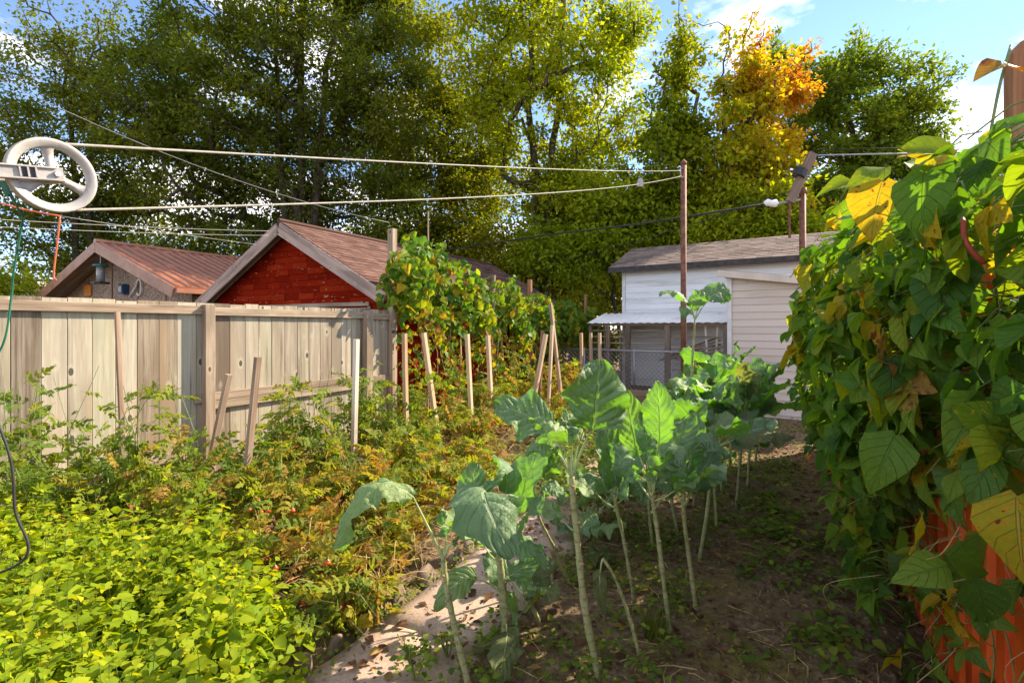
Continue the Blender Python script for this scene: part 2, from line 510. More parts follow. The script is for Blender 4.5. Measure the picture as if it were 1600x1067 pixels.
def soil_mat():
    t = NT('garden_soil')
    c = t.n('TexCoord').outputs['Object']
    n1 = t.noise(c, 1.3, 6, .65); n2 = t.noise(c, 22, 6, .7); n3 = t.noise(c, 90, 3, .7)
    col = t.ramp(n2, [(.28, (.085, .056, .032)), (.5, (.20, .135, .078)), (.72, (.36, .26, .16))])
    moss = t.ramp(t.noise(c, 40, 4, .7), [(.3, (.10, .09, .018)), (.7, (.26, .22, .05))])
    m = t.math('MULTIPLY', t.step(n1, .50, .62), t.step(n2, .30, .55))
    col = t.mix(t.math('MULTIPLY', m, .75), col, moss)
    col = t.mix(t.math('MULTIPLY', t.step(n3, .60, .70), .6), col, (.26, .19, .12))
    h = t.math('ADD', t.math('MULTIPLY', n2, 1.0), t.math('MULTIPLY', n3, .45))
    return t.done(t.pbr(col, .95, .1, 0, t.bump(h, .9, .03)))
M['soil'] = soil_mat()

def concrete_mat():
    t = NT('old_concrete')
    c = t.n('TexCoord').outputs['Object']
    c2 = t.coord((1, 1, 1), 9)
    n1 = t.noise(c2, 2.2, 6, .65); n2 = t.noise(c2, 75, 4, .75); n3 = t.noise(c2, 14, 5, .7)
    col = t.ramp(n1, [(.3, (.34, .24, .18)), (.6, (.48, .355, .27)), (.8, (.54, .42, .33))])
    col = t.mix(.55, col, t.ramp(n2, [(.36, (.42, .40, .38)), (.52, (1.0, .98, .96))]), 'MULTIPLY')
    col = t.mix(t.math('MULTIPLY', t.step(n3, .56, .72), .5), col, (.20, .16, .085))
    h = t.math('ADD', n2, n3)
    return t.done(t.pbr(col, .9, .15, 0, t.bump(h, .5, .006)))
M['concrete'] = concrete_mat()

Y_T = (2.2, 2.0, .9)
M['bean_green'] = leaf_mat('bean_leaf_green', [(0, (.06, .14, .024)), (.5, (.10, .20, .026)), (1, (.17, .26, .028))], (2.2, 2.3, .4), .40, .45, True, (6, 1.9, (.14, .20, .07), .16), (.655, (.30, .22, .02), (.20, .085, .02), 9.0), under=(.12, .18, .07), vk=.35)
M['bean_lime'] = leaf_mat('bean_leaf_lime', [(0, (.12, .20, .018)), (.5, (.19, .26, .02)), (1, (.27, .30, .02))], (2.1, 2.1, .4), .45, .5, True, (6, 1.9, (.26, .28, .08), .16), (.60, (.42, .28, .02), (.24, .10, .025), 8.0), vk=.35)
M['bean_yellow'] = leaf_mat('bean_leaf_yellow', [(0, (.42, .34, .02)), (.5, (.50, .36, .018)), (1, (.34, .33, .025))], (1.7, 1.6, .5), .45, .5, True, (6, 1.9, (.42, .36, .09), .16), (.55, (.50, .27, .02), (.17, .05, .015), 9.0))
M['bean_brown'] = leaf_mat('bean_leaf_brown', [(0, (.24, .12, .03)), (.5, (.34, .20, .04)), (1, (.30, .24, .04))], (1.6, 1.4, .7), .35, .65, True, (6, 1.9, (.36, .26, .1), .16), (.53, (.22, .09, .025), (.11, .045, .018), 7.0))
M['kale'] = leaf_mat('collard_leaf', [(0, (.165, .25, .135)), (.5, (.20, .29, .145)), (1, (.25, .325, .13))], (1.5, 2.4, .12), .30, .55, True, (7, 2.2, (.42, .48, .33), .10), None, .9, .3, under=(.24, .33, .19), holes=.735)
M['kale_old'] = leaf_mat('wilted_collard_leaf', [(0, (.14, .17, .07)), (1, (.20, .22, .09))], (1.8, 1.8, .5), .35, .6, True, (8, 2.0, (.30, .30, .16), .12), (.62, (.3, .2, .03), (.2, .1, .03), 8.0), .5)
M['tomato_leaf'] = leaf_mat('tomato_leaf', [(0, (.09, .15, .025)), (.45, (.16, .22, .03)), (.68, (.26, .28, .03)), (.84, (.38, .32, .028)), (1, (.34, .19, .04))], (2.3, 2.2, .5), .42, .6)
M['tomato_dry'] = leaf_mat('drying_tomato_leaf', [(0, (.15, .18, .03)), (.3, (.25, .25, .035)), (.5, (.34, .27, .04)), (.68, (.36, .20, .055)), (.85, (.30, .13, .045)), (1, (.20, .085, .035))], (1.9, 1.7, .6), .38, .7)
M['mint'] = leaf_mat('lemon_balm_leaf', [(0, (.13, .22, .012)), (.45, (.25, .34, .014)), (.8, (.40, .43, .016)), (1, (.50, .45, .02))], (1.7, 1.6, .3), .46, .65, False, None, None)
M['weed'] = leaf_mat('weed_leaf', [(0, (.09, .15, .025)), (.6, (.16, .23, .03)), (1, (.26, .29, .035))], (2.2, 2.3, .5), .40, .55)
M['grass'] = leaf_mat('grass_blade', [(0, (.11, .16, .02)), (.6, (.20, .22, .03)), (1, (.34, .27, .08))], (2.0, 2.2, .5), .35, .55)
M['litter'] = leaf_mat('dead_leaf', [(0, (.10, .05, .025)), (.5, (.20, .11, .055)), (.8, (.32, .20, .10)), (1, (.42, .28, .06))], (1.3, 1.1, .8), .2, .8)
M['trellis_stuff'] = leaf_mat('fading_bean_leaf', [(0, (.06, .11, .02)), (.4, (.11, .16, .025)), (.62, (.22, .24, .028)), (.8, (.38, .29, .025)), (.92, (.33, .16, .035)), (1, (.20, .08, .025))], (2.2, 2.1, .5), .42, .55)

def tree_leaf(name, stops, tr=(1.9, 1.8, .4), tf=.46):
    return leaf_mat(name, stops, tr, tf, .5)
M['t_dark'] = tree_leaf('dark_tree_leaf', [(0, (.075, .115, .018)), (.6, (.14, .17, .022)), (1, (.30, .28, .03))])
M['t_mid'] = tree_leaf('mid_tree_leaf', [(0, (.11, .15, .014)), (.6, (.22, .24, .018)), (1, (.38, .31, .022))])
M['t_yellow'] = tree_leaf('yellow_green_tree_leaf', [(0, (.14, .215, .014)), (.5, (.31, .36, .016)), (1, (.52, .49, .02))])
M['t_orange'] = tree_leaf('autumn_tree_leaf', [(0, (.11, .18, .012)), (.35, (.25, .29, .014)), (.6, (.46, .40, .016)), (.82, (.54, .31, .022)), (1, (.46, .17, .025))])
M['t_right'] = tree_leaf('right_tree_leaf', [(0, (.075, .13, .016)), (.6, (.15, .21, .02)), (1, (.30, .31, .026))])

# axes of the yard: depth direction and facade direction of the neighbouring garages
AX = Vector((.482, .876, 0)).normalized()
EX = Vector((.876, -.482, 0)).normalized()
UP = Vector((0, 0, 1))

# ================================================================== GROUND AND PATH
def path_left(Y): return -.94 + .5 * (Y - 2.27)
PATH_W = .60
def ground_z(x, y):
    p = np.stack([x, y, np.zeros_like(x)], 1)
    z = .018 * smooth_noise(p, 3.0, 3) + .010 * smooth_noise(p, 9.0, 4) + .006 * smooth_noise(p, 24.0, 5)
    d = np.abs(x - (path_left(y) + PATH_W / 2))
    z = np.where(d < PATH_W / 2 + .04, np.minimum(z, 0) - .045, z)
    fade = np.clip((14 - np.hypot(x, y - 5)) / 4, 0, 1)
    return z * fade - .004
def axis_lines(lo, hi, a, b, step):
    inner = np.arange(a, b + 1e-6, step)
    out_hi = b + (np.geomspace(1, 1 + (hi - b), 16) - 1)[1:]
    out_lo = a - (np.geomspace(1, 1 + (a - lo), 16) - 1)[1:][::-1]
    return np.concatenate([out_lo, inner, out_hi])
gx = axis_lines(-400, 400, -5, 5, .07); gy = axis_lines(-400, 400, .6, 9.5, .07)
XX, YY = np.meshgrid(gx, gy)
gv = np.stack([XX.ravel(), YY.ravel(), ground_z(XX.ravel(), YY.ravel())], 1)
nx_, ny_ = len(gx), len(gy)
ii = (np.arange(ny_ - 1)[:, None] * nx_ + np.arange(nx_ - 1)[None, :]).ravel()
gm = MB().add(gv, np.stack([ii, ii + 1, ii + 1 + nx_, ii + nx_], 1))
ground = obj('ground', gm, M['soil'], None, Matrix(), True)
tag(ground, kind='structure')

path = tag(link('path', None, None, Matrix.Translation((path_left(2.27), 2.27, 0))), kind='structure')
yy = .9
while yy < 15:
    L = random.uniform(.82, 1.02)
    g = .012
    y0, y1 = yy, yy + L - g
    mb = MB(); nu, nv = 7, 9
    V = []
    tz = random.uniform(-.006, .006)
    for j in range(nv):
        for i in range(nu):
            yv = y0 + (y1 - y0) * j / (nv - 1); sl = i / (nu - 1)
            yv2 = yv - .5 * (sl * PATH_W) * .8     # joints run square to the path
            e = .010 if i in (0, nu - 1) or j in (0, nv - 1) else 0
            xx = path_left(yv) + sl * PATH_W + (random.uniform(-.02, .02) if i in (0, nu - 1) else 0)
            V.append((xx, yv2, .012 + tz - e + random.uniform(-.002, .002)))
    F = [(j * nu + i, j * nu + i + 1, (j + 1) * nu + i + 1, (j + 1) * nu + i) for j in range(nv - 1) for i in range(nu - 1)]
    rim = [i for i in range(nu)] + [j * nu + nu - 1 for j in range(1, nv)] + [(nv - 1) * nu + i for i in range(nu - 2, -1, -1)] + [j * nu for j in range(nv - 2, 0, -1)]
    b0 = len(V)
    V += [(V[k][0], V[k][1], -.06) for k in rim]
    n = len(rim)
    F += [(rim[k], b0 + k, b0 + (k + 1) % n, rim[(k + 1) % n]) for k in range(n)]
    obj('slab', mb.add(V, F), M['concrete'], path, None, True)
    yy += L

# rough stones that edge the bed along the path
for k in range(17):
    Yp = 2.12 + k * .13 + random.uniform(-.05, .05)
    x = path_left(Yp) - .06 + random.uniform(-.03, .03)
    w, h, t = random.uniform(.06, .15), random.uniform(.03, .085), random.uniform(.03, .06)
    mb = MB(); V = []
    for iz, (zz, s) in enumerate(((-.04, 1.0), (h * .6, .98), (h * .92, .8), (h, .45))):
        for a in range(8):
            an = a / 8 * 2 * PI
            V.append((math.copysign(abs(math.cos(an)) ** .6, math.cos(an)) * w / 2 * s * random.uniform(.9, 1.08), math.copysign(abs(math.sin(an)) ** .6, math.sin(an)) * t / 2 * s * random.uniform(.85, 1.1), zz + random.uniform(-.006, .006)))
    F = [(r * 8 + a, r * 8 + (a + 1) % 8, (r + 1) * 8 + (a + 1) % 8, (r + 1) * 8 + a) for r in range(3) for a in range(8)]
    mb.add(V, F); mb.f.append((np.array([(24, 25, 26, 27), (24, 27, 28, 31), (28, 29, 30, 31)]), 0))
    Mx = Matrix.Translation((x, Yp, 0)) @ Matrix.Rotation(math.radians(63) + random.uniform(-.25, .25), 4, 'Z') @ Matrix.Rotation(random.uniform(-.5, .25), 4, 'X') @ Matrix.Rotation(random.uniform(-.45, .45), 4, 'Y')
    o = obj('edging_stone', mb, M['concrete_edge'], None, Mx, True)
    tag(o, 'small upright stone in the row edging the bed beside the concrete path', 'stone', 'edging stones along the path')

# ================================================================== WOODEN FENCE (left)
def fence_pt(px):
    k = (px - 800) / 800.0
    Y = 7.215 / (.68 - k)
    return Vector((k * Y, Y, 0))
FU = (fence_pt(610) - fence_pt(0)).normalized()
FN = Vector((FU.y, -FU.x, 0))
F0 = fence_pt(322)
def fs(px): return (fence_pt(px) - F0).dot(FU)
fence = thing('board_fence', F0, 'weathered grey board fence between the tomato bed and the red garage', 'fence')
s = fs(-420); s_end = fs(613); i = 0
while s < s_end - .05:
    w = random.uniform(.165, .20) if s < 0 else random.uniform(.16, .18)
    w = min(w, s_end - s)
    h = 1.845 + random.uniform(-.008, .008)
    c = F0 + FU * (s + w / 2) - FN * (.010 + random.uniform(0, .003))
    o = beam('board', (c.x, c.y, -.02), (c.x, c.y, h), w - random.uniform(.0008, .0025), .022, M['fence'], fence, (-FN.x, -FN.y, 0), .007)
    s += w
P1 = fs(322); P2 = fs(571); P0 = fs(-250)
for sp, ww in ((P0, .1), (P1, .105), (P2, .125)):
    c = F0 + FU * sp + FN * .052
    beam('post', (c.x, c.y, -.05), (c.x, c.y, 1.825), ww, .10, M['rail'], fence, -FN, .006)
def rail(sa, sb, za, zb, hgt=.09, thick=.038, off=.0):
    a = F0 + FU * sa + FN * (.0215 + off) + UP * za; b = F0 + FU * sb + FN * (.0215 + off) + UP * zb
    beam('rail', a, b, hgt, thick, M['rail'], fence, FN, .004)
rail(P0 + .052, P1 - .055, 1.765, 1.765); rail(P1 + .055, P2 - .065, 1.755, 1.755); rail(P2 + .065, s_end, 1.74, 1.74)
rail(P1 + .055, P2 - .065, .81, .845); rail(P1 + .055, P2 - .065, .715, .75); rail(P2 + .065, s_end, .82, .82)
rail(P1 - .12, P1 - .055, .80, .80)
rail(P0 + .052, P1 - .13, .22, .22)

# ================================================================== BUILDINGS
def clip_poly(poly, a, b, c):
    """keep a*x+b*z<=c"""
    out = []
    for i in range(len(poly)):
        p, q = poly[i], poly[(i + 1) % len(poly)]
        dp = a * p[0] + b * p[1] - c; dq = a * q[0] + b * q[1] - c
        if dp <= 0: out.append(p)
        if dp * dq < 0:
            t = dp / (dp - dq); out.append((p[0] + (q[0] - p[0]) * t, p[1] + (q[1] - p[1]) * t))
    return out

def local(O, ex, ay):
    m = Matrix((ex, ay, UP)).transposed().to_4x4(); m.translation = O
    return m

def shingles(mb, p0, du, dv, nrm, Lu, Lv, exp=.14, tab=.30, lift=.012):
    """rows of tabs on a roof plane; p0 eave corner, du along eave, dv up the slope"""
    du = np.array(du); dv = np.array(dv); nrm = np.array(nrm); p0 = np.array(p0)
    rows = int(Lv / exp)
    V = []; A = []
    for r in range(rows):
        v0 = r * exp - (.02 if r == 0 else 0); v1 = (r + 1) * exp + .03
        x = -random.random() * tab
        while x < Lu:
            x1 = min(x + tab * random.uniform(.9, 1.1), Lu); xa = max(x, 0)
            if x1 - xa > .02:
                jl = random.uniform(-.006, .006); hh = lift * random.uniform(.7, 1.4); rr = random.random()
                a = p0 + du * (xa + .003) + dv * (v0 + jl); b = p0 + du * (x1 - .003) + dv * (v0 + jl)
                c = p0 + du * (x1 - .003) + dv * v1; d = p0 + du * (xa + .003) + dv * v1
                V += [a + nrm * hh, b + nrm * hh, c + nrm * .003, d + nrm * .003, a, b]
                A += [(0, 0, rr)] * 6
            x = x1 if x1 < Lu else Lu + 1
    n = len(V) // 6
    k = np.arange(n)[:, None] * 6
    F = np.concatenate([k + np.array([[0, 1, 2, 3]]), k + np.array([[4, 5, 1, 0]])])
    mb.add(np.array(V), F, np.array(A))

def roof_slab(O4, x0, z0, x1, z1, y0, y1, th):
    """slab over local x0..x1 rising z0..z1, from y0 to y1"""
    n = Vector((-(z1 - z0), 0, x1 - x0)).normalized()
    if n.z < 0: n = -n
    mb = MB()
    c = [(x0, z0), (x1, z1)]
    V = []
    for y in (y0, y1):
        V += [(x0, y, z0), (x1, y, z1), (x1 - n.x * th, y, z1 - n.z * th), (x0 - n.x * th, y, z0 - n.z * th)]
    A = np.array(O4); V = np.array(V) @ A[:3, :3].T + A[:3, 3]
    mb.add(V, [(0, 1, 5, 4), (1, 2, 6, 5), (2, 3, 7, 6), (3, 0, 4, 7), (0, 3, 2, 1), (4, 5, 6, 7)])
    return mb, n

# ---- red garage
w, eave, peak, L = 5.1, 2.16, 3.54, 7.5
R = Vector((-2.05, 8.2, 0)); O = R - EX * w
G4 = local(O, EX, AX)
g = thing('garage', O + EX * w / 2, 'red painted garage with brown shingle roof and grey wooden rake boards behind the fence', 'garage')
wx0, wx1, wy = .22, w - .22, .28
def rz(x): return eave + (peak - eave) * (1 - abs(x - w / 2) / (w / 2))
core = [(wx0, 0), (wx1, 0), (wx1, rz(wx1) - .10), (w / 2, peak - .10), (wx0, rz(wx0) - .10)]
mb = MB(); mb.prism([(p[0], p[1]) for p in core], -(L - .5), G4 @ Matrix.Translation((0, wy, 0)))
obj('wall', mb, M['red_board'], g)
sl = (peak - eave) / (w / 2)
zc = 1.52; row = 0
while zc < peak - .15:
    x = wx0 - random.random() * .4
    while x < wx1:
        ln = random.choice((.34, .40, .46, .52))
        poly = [(max(x, wx0) + .003, zc + .003), (min(x + ln, wx1) - .003, zc + .003), (min(x + ln, wx1) - .003, zc + .112), (max(x, wx0) + .003, zc + .112)]
        x += ln
        if poly[1][0] - poly[0][0] < .03: continue
        # below both rakes
        poly = clip_poly(poly, -sl, 1, eave - .11); poly = clip_poly(poly, sl, 1, eave + sl * w - .11)
        if len(poly) < 3: continue
        d = random.uniform(.014, .022)
        cx, cz = sum(p[0] for p in poly) / len(poly), sum(p[1] for p in poly) / len(poly)
        mb = MB(); mb.prism([(p[0] - cx, p[1] - cz) for p in poly], d)
        obj('siding_board', mb, M['red_board'], g, G4 @ Matrix.Translation((cx, wy - .001, cz)))
    zc += .116
# side wall boards seen through the bean trellis
zc = .1
while zc < 2.0:
    y = wy + .02
    while y < L - .3:
        ln = random.uniform(1.0, 1.8); y1 = min(y + ln, L - .25)
        mb = MB().box((0, 0, 0), (.02, y1 - y - .006, .152))
        obj('side_board', mb, M['red_board'], g, G4 @ Matrix.Translation((wx1 + .001, y, zc)))
        y = y1
    zc += .158
for side in (0, 1):
    if side: x0, x1 = w, w / 2
    else: x0, x1 = 0, w / 2
    mb, n = roof_slab(G4, x0, eave, x1, peak, 0, L, .05)
    rf = obj('roof', mb, M['dark_fascia'], g)
    e3 = G4.to_3x3()
    du = e3 @ Vector((0, 1, 0)); dvl = Vector((x1 - x0, 0, peak - eave)); Lv = dvl.length
    dv = e3 @ dvl.normalized(); nn = e3 @ n
    sm = MB(); shingles(sm, G4 @ Vector((x0, -.02, eave)) + nn * .002, du, dv, nn, L + .04, Lv)
    tag(obj('shingles', sm, M['shingle_red'], rf), kind='stuff')
    # rake board
    a = G4 @ Vector((x0 - (.03 if not side else -.03), -.024, eave - .135)); b = G4 @ Vector((x1, -.024, peak - .135))
    d = (b - a).normalized()
    beam('rake_board', a, b - d * .012, .22, .035, M['rake'], g, -AX)
    a2 = a + AX * .17 - UP * .03; b2 = b + AX * .17 - UP * .03
    beam('rake_trim', a2, b2, .07, .03, M['rail'], g, -AX)
cap = MB().tube([G4 @ Vector((w / 2, -.02, peak + .005)), G4 @ Vector((w / 2, L + .02, peak + .005))], .05, 6)
obj('ridge_cap', cap, M['shingle_red'], g)
ge = MB(); ge.box((w - .02, .05, eave - .10), (w + .07, L, eave - .015), G4)
obj('gutter', ge, M['trim_white'], g)
for a, b, ww in (((1.3, 1.98), (4.55, 1.98), .07), ((4.55, 1.50), (4.55, 1.94), .07), ((1.3, 1.90), (4.5, 1.90), .03)):
    pa = G4 @ Vector((a[0], wy - .045, a[1])); pb = G4 @ Vector((b[0], wy - .045, b[1]))
    beam('door_frame', pa, pb, ww, .03, M['rail'], g, -AX)

# ---- brown garage on the left
w, eave, peak, L = 6.6, 2.42, 3.60, 7.5
R = Vector((-6.93, 10.5, 0)); O = R - EX * w
B4 = local(O, EX, AX)
g = thing('garage', O + EX * w / 2, 'garage with brown ribbed metal roof and unfinished strand board gable', 'garage')
wx0, wx1, wy = .35, w - .35, .55
def rz(x): return eave + (peak - eave) * (1 - abs(x - w / 2) / (w / 2))
core = [(wx0, 0), (wx1, 0), (wx1, rz(wx1) - .06), (w / 2, peak - .06), (wx0, rz(wx0) - .06)]
mb = MB(); mb.prism(core, -(L - .9), B4 @ Matrix.Translation((0, wy, 0)))
obj('wall', mb, M['osb'], g)
for x in np.arange(wx0 + 1.22, wx1, 1.22):
    beam('batten', B4 @ Vector((x, wy - .012, 1.2)), B4 @ Vector((x, wy - .012, rz(x) - .12)), .05, .02, M['post'], g, -AX)
for side in (0, 1):
    x0, x1 = ((w, w / 2) if side else (0, w / 2))
    mb, n = roof_slab(B4, x0, eave, x1, peak, 0, L, .04)
    rf = obj('roof', mb, M['brown_metal'], g)
    e3 = B4.to_3x3(); dvl = Vector((x1 - x0, 0, peak - eave)); dv = (e3 @ dvl.normalized()); nn = e3 @ n
    y = .06; rib_me = None
    while y < L:
        Mr = frame(B4 @ Vector((x0, y, eave)) + nn * .001, dv, nn)
        if rib_me is None:
            hw = .045; H = .035; Lr = dvl.length - .02
            V = [(-hw, 0, 0), (hw, 0, 0), (hw * .5, H, 0), (-hw * .5, H, 0)]
            V = V + [(a, b, Lr) for a, b, c in V]
            rb = MB().add(V, [(0, 1, 2, 3), (7, 6, 5, 4), (0, 4, 5, 1), (1, 5, 6, 2), (2, 6, 7, 3), (3, 7, 4, 0)])
            rib_me = rb.mesh('roof_rib'); rib_me.materials.append(M['brown_metal'])
        link('roof_rib', rib_me, rf, Mr)
        y += .245
    a = B4 @ Vector((x0, -.02, eave - .12)); b = B4 @ Vector((x1, -.02, peak - .12))
    beam('fascia', a, b, .24, .03, M['brown_fascia'], g, -AX)
    for q in range(4):     # soffit planks
        pa = B4 @ Vector((x0 * .97 + .03 * w / 2, .07 + q * .125, eave - .06)); pb = B4 @ Vector((x1, .07 + q * .125, peak - .075))
        beam('soffit_board', pa, pb, .12, .015, M['post'], g, -nn)
    gut = MB().box((0, 0, 0), (.11, L, .10))
    obj('gutter', gut, M['brown_metal'], g, B4 @ Matrix.Translation((w + .002 if side else -.112, 0, eave - .13)))
mb = MB(); 
for sgn in (-1, 1):
    pass
rc = MB().tube([B4 @ Vector((w / 2, -.03, peak + .01)), B4 @ Vector((w / 2, L, peak + .01))], .07, 6)
obj('ridge_cap', rc, M['brown_metal'], g)
# fittings on the gable
gp = lambda px, py, Y: at(px, py, Y)
wallY = lambda px: None
def on_wall(px, py, off=.02):
    """where the view ray meets the strand board wall"""
    o = B4 @ Vector((0, wy - off, 0)); k = Vector(((px - 800) / 800, 1, 0)); n = AX
    Y = o.dot(n) / k.dot(n)
    return at(px, py, Y)
p = on_wall(137, 454, .03)
sg = obj('plate', MB().box((-.18, -.012, -.14), (.18, .012, .14)), M['orange_sign'], None, local(p, EX, AX))
tag(sg, 'small orange plate fixed to the strand board gable of the brown garage', 'plate')
p = on_wall(193, 452, .08)
lb = thing('wall_lamp', p, 'dark blue lamp box on the strand board gable of the brown garage', 'lamp')
obj('housing', MB().box((-.10, -.07, -.12), (.10, .07, .12), local(p, EX, AX)), M['blue_plastic'], lb)
obj('glass', MB().box((-.07, -.085, -.07), (.07, -.072, .07), local(p, EX, AX)), M['seed_tube'], lb)
p = on_wall(217, 449, .05)
ring = [p + EX * (.11 * math.cos(a)) + UP * (.19 * math.sin(a)) for a in np.linspace(-2.4, 2.9, 18)] + [p - EX * .45 - UP * .22]
tag(obj('cable_loop', MB().tube(ring, .022, 6), M['trim_white'], None, None, True), 'white cable loop hung on the strand board gable', 'cable')
# bird feeder under the gable peak
p = on_wall(157, 404, .46)
bf = thing('bird_feeder', p - UP * .62, 'tube bird feeder with teal lid hanging under the brown gable peak', 'bird feeder')
obj('hanger', MB().tube([p + UP * .10, p - UP * .12], .012, 5), M['galv'], bf)
obj('lid', MB().tube([p - UP * .12, p - UP * .15, p - UP * .19], [.05, .15, .17], 10), M['teal_plastic'], bf)
obj('seed_tube', MB().tube([p - UP * .191, p - UP * .56], .085, 10), M['seed_tube'], bf, None, True)
obj('tray', MB().tube([p - UP * .561, p - UP * .60], .19, 10), M['black'], bf)
obj('perch', MB().tube([p + EX * .16 - UP * .34, p + EX * .16 - UP * .56], .02, 5), M['blue_plastic'], bf)

# ---- white shed at the back
ang = math.radians(33)
SE = Vector((math.cos(ang), -math.sin(ang), 0)); SA = Vector((math.sin(ang), math.cos(ang), 0))
O = Vector((3.07, 14.2, 0)); w, eave, ridge, dep = 4.85, 3.22, 3.98, 1.55
S4 = local(O, SE, SA)
g = thing('shed', O + SE * 2.3, 'white vinyl sided shed with low grey brown shingle roof at the end of the yard', 'shed')
mb = MB(); mb.box((0, .03, 0), (w, dep * 2, eave - .02), S4)
obj('wall', mb, M['white_siding'], g)
zc = 0.05; prof_h = .155
def siding_profile(Ln, h=.155):
    V = [(0, 0, 0), (0, -.022, .004), (0, -.018, .016), (0, -.006, h), (0, 0, h)]
    V = V + [(Ln, b, c) for a, b, c in V]
    return MB().add(V, [(0, 1, 6, 5), (1, 2, 7, 6), (2, 3, 8, 7), (3, 4, 9, 8)])
me = siding_profile(w - .16, prof_h).mesh('siding_board'); me.materials.append(M['white_siding'])
while zc < eave - .1:
    link('siding_board', me, g, S4 @ Matrix.Translation((.08, .028, zc))); zc += prof_h
for x in (.035, w - .035):
    beam('corner_trim', S4 @ Vector((x, .0, .02)), S4 @ Vector((x, .0, eave - .04)), .085, .07, M['trim_white'], g, -SA)
# gable ends are left/right: roof slopes front and back
for fr in (0, 1):
    y0, y1 = ((-.28, dep) if fr == 0 else (2 * dep + .28, dep))
    e3 = S4.to_3x3()
    dvl = Vector((0, y1 - y0, ridge - eave)); Lv = dvl.length
    nl = Vector((0, -(ridge - eave) * (1 if y1 > y0 else -1), abs(y1 - y0))).normalized()
    th = .06
    V = []
    for x in (-.30, w + .25):
        V += [(x, y0, eave), (x, y1, ridge), (x, y1 - nl.y * th, ridge - nl.z * th), (x, y0 - nl.y * th, eave - nl.z * th)]
    A = np.array(S4); V = np.array(V) @ A[:3, :3].T + A[:3, 3]
    rf = obj('roof', MB().add(V, [(0, 1, 5, 4), (1, 2, 6, 5), (2, 3, 7, 6), (3, 0, 4, 7), (0, 3, 2, 1), (4, 5, 6, 7)]), M['dark_fascia'], g)
    sm = MB(); shingles(sm, S4 @ Vector((-.30, y0, eave)) + (e3 @ nl) * .002, e3 @ Vector((1, 0, 0)), e3 @ dvl.normalized(), e3 @ nl, w + .55, Lv)
    tag(obj('shingles', sm, M['shingle_grey'], rf), kind='stuff')
beam('fascia', S4 @ Vector((-.30, -.30, eave - .07)), S4 @ Vector((w + .25, -.30, eave - .07)), .15, .03, M['dark_fascia'], g, -SA)
gb = MB(); gb.prism([(-dep, 0), (dep, 0), (0, ridge - eave - .06)], .04, S4 @ Matrix.Translation((.0, dep, eave - .03)) @ Matrix.Rotation(-PI / 2, 4, 'Z'))
obj('gable_wall', gb, M['white_siding'], g)

# ---- tan lean-to in front of it
O = Vector((3.93, 9.32, 0)); w, dep = 2.3, 3.0
T4 = local(O, SE, SA)
g = thing('shed', O + SE * 1.1, 'tan vinyl sided lean-to shed joined to the front of the white shed', 'shed')
zl, zr = 2.50, 2.16
mb = MB(); mb.prism([(0, 0), (w, 0), (w, zr), (0, zl)], -dep, T4 @ Matrix.Translation((0, .025, 0)))
obj('wall', mb, M['tan_siding'], g)
zc = .06; h = .128
while zc < zl - .03:
    # upper end follows the roof line
    xe = w - .05 if zc + h < zr else min(w - .05, (zl - zc - h * .7) / (zl - zr) * w)
    if xe > .3:
        o = obj('siding_board', siding_profile(xe - .07, h), M['tan_siding'], g, T4 @ Matrix.Translation((.07, .023, zc)))
    zc += h
beam('corner_trim', T4 @ Vector((.03, 0, .02)), T4 @ Vector((.03, 0, zl - .02)), .075, .07, M['trim_white'], g, -SA)
mb = MB(); mb.prism([(-.14, zl + .03), (w + .1, zr + .0), (w + .1, zr + .09), (-.14, zl + .13)], -(dep + .0), T4 @ Matrix.Translation((0, -.12, 0)))
obj('roof', mb, M['shingle_grey'], g)
beam('fascia', T4 @ Vector((-.15, -.137, zl + .06)), T4 @ Vector((w + .1, -.137, zr + .03)), .12, .03, M['tan_siding'], g, -SA)

# ---- awning with rack of slats left of the lean-to
g = thing('lean_to_rack', S4 @ Vector((1.2, -1.0, 0)), 'open rack of grey slats under a white corrugated awning against the white shed', 'rack')
xa, xb = -.55, 3.05
nseg = 72; V = []
for i in range(nseg + 1):
    x = xa + (xb - xa) * i / nseg; b = .012 * math.sin(i * PI / 2)
    V += [(x, -1.15, 1.70 + b), (x, -.01, 1.97 + b)]
A = np.array(S4); V = np.array(V) @ A[:3, :3].T + A[:3, 3]
V2 = V - np.array((0, 0, .01)); nV = len(V)
F = [(2 * i, 2 * i + 2, 2 * i + 3, 2 * i + 1) for i in range(nseg)]
mbA = MB().add(np.concatenate([V, V2]), F + [(nV + a, nV + d, nV + c, nV + b) for a, b, c, d in F] + [(2 * i, nV + 2 * i, nV + 2 * i + 2, 2 * i + 2) for i in range(nseg)])
obj('awning', mbA, M['poly'], g, None, True)
beam('beam', S4 @ Vector((xa + .05, -1.08, 1.655)), S4 @ Vector((xb - .02, -1.08, 1.655)), .07, .04, M['post'], g, -SA)
for x, ww, m in ((-.48, .07, 'post'), (.02, .09, 'rail'), (.55, .12, 'post'), (1.55, .13, 'post'), (2.9, .14, 'post')):
    beam('post', S4 @ Vector((x, -1.08, 0)), S4 @ Vector((x, -1.08, 1.618)), ww, .08, M[m], g, -SA)
for z, x0, x1, tl in ((1.50, -.5, 1.5, .0), (1.34, -.45, 2.85, .02), (1.18, -.5, 1.5, .0), (1.02, -.5, 1.6, .0), (1.05, 1.6, 2.9, .08), (.82, 1.6, 2.9, -.1), (.55, 1.65, 2.85, .03)):
    beam('slat', S4 @ Vector((x0, -1.02, z)), S4 @ Vector((x1, -1.02, z + tl)), .035, .02, M['rail'], g, -SA)
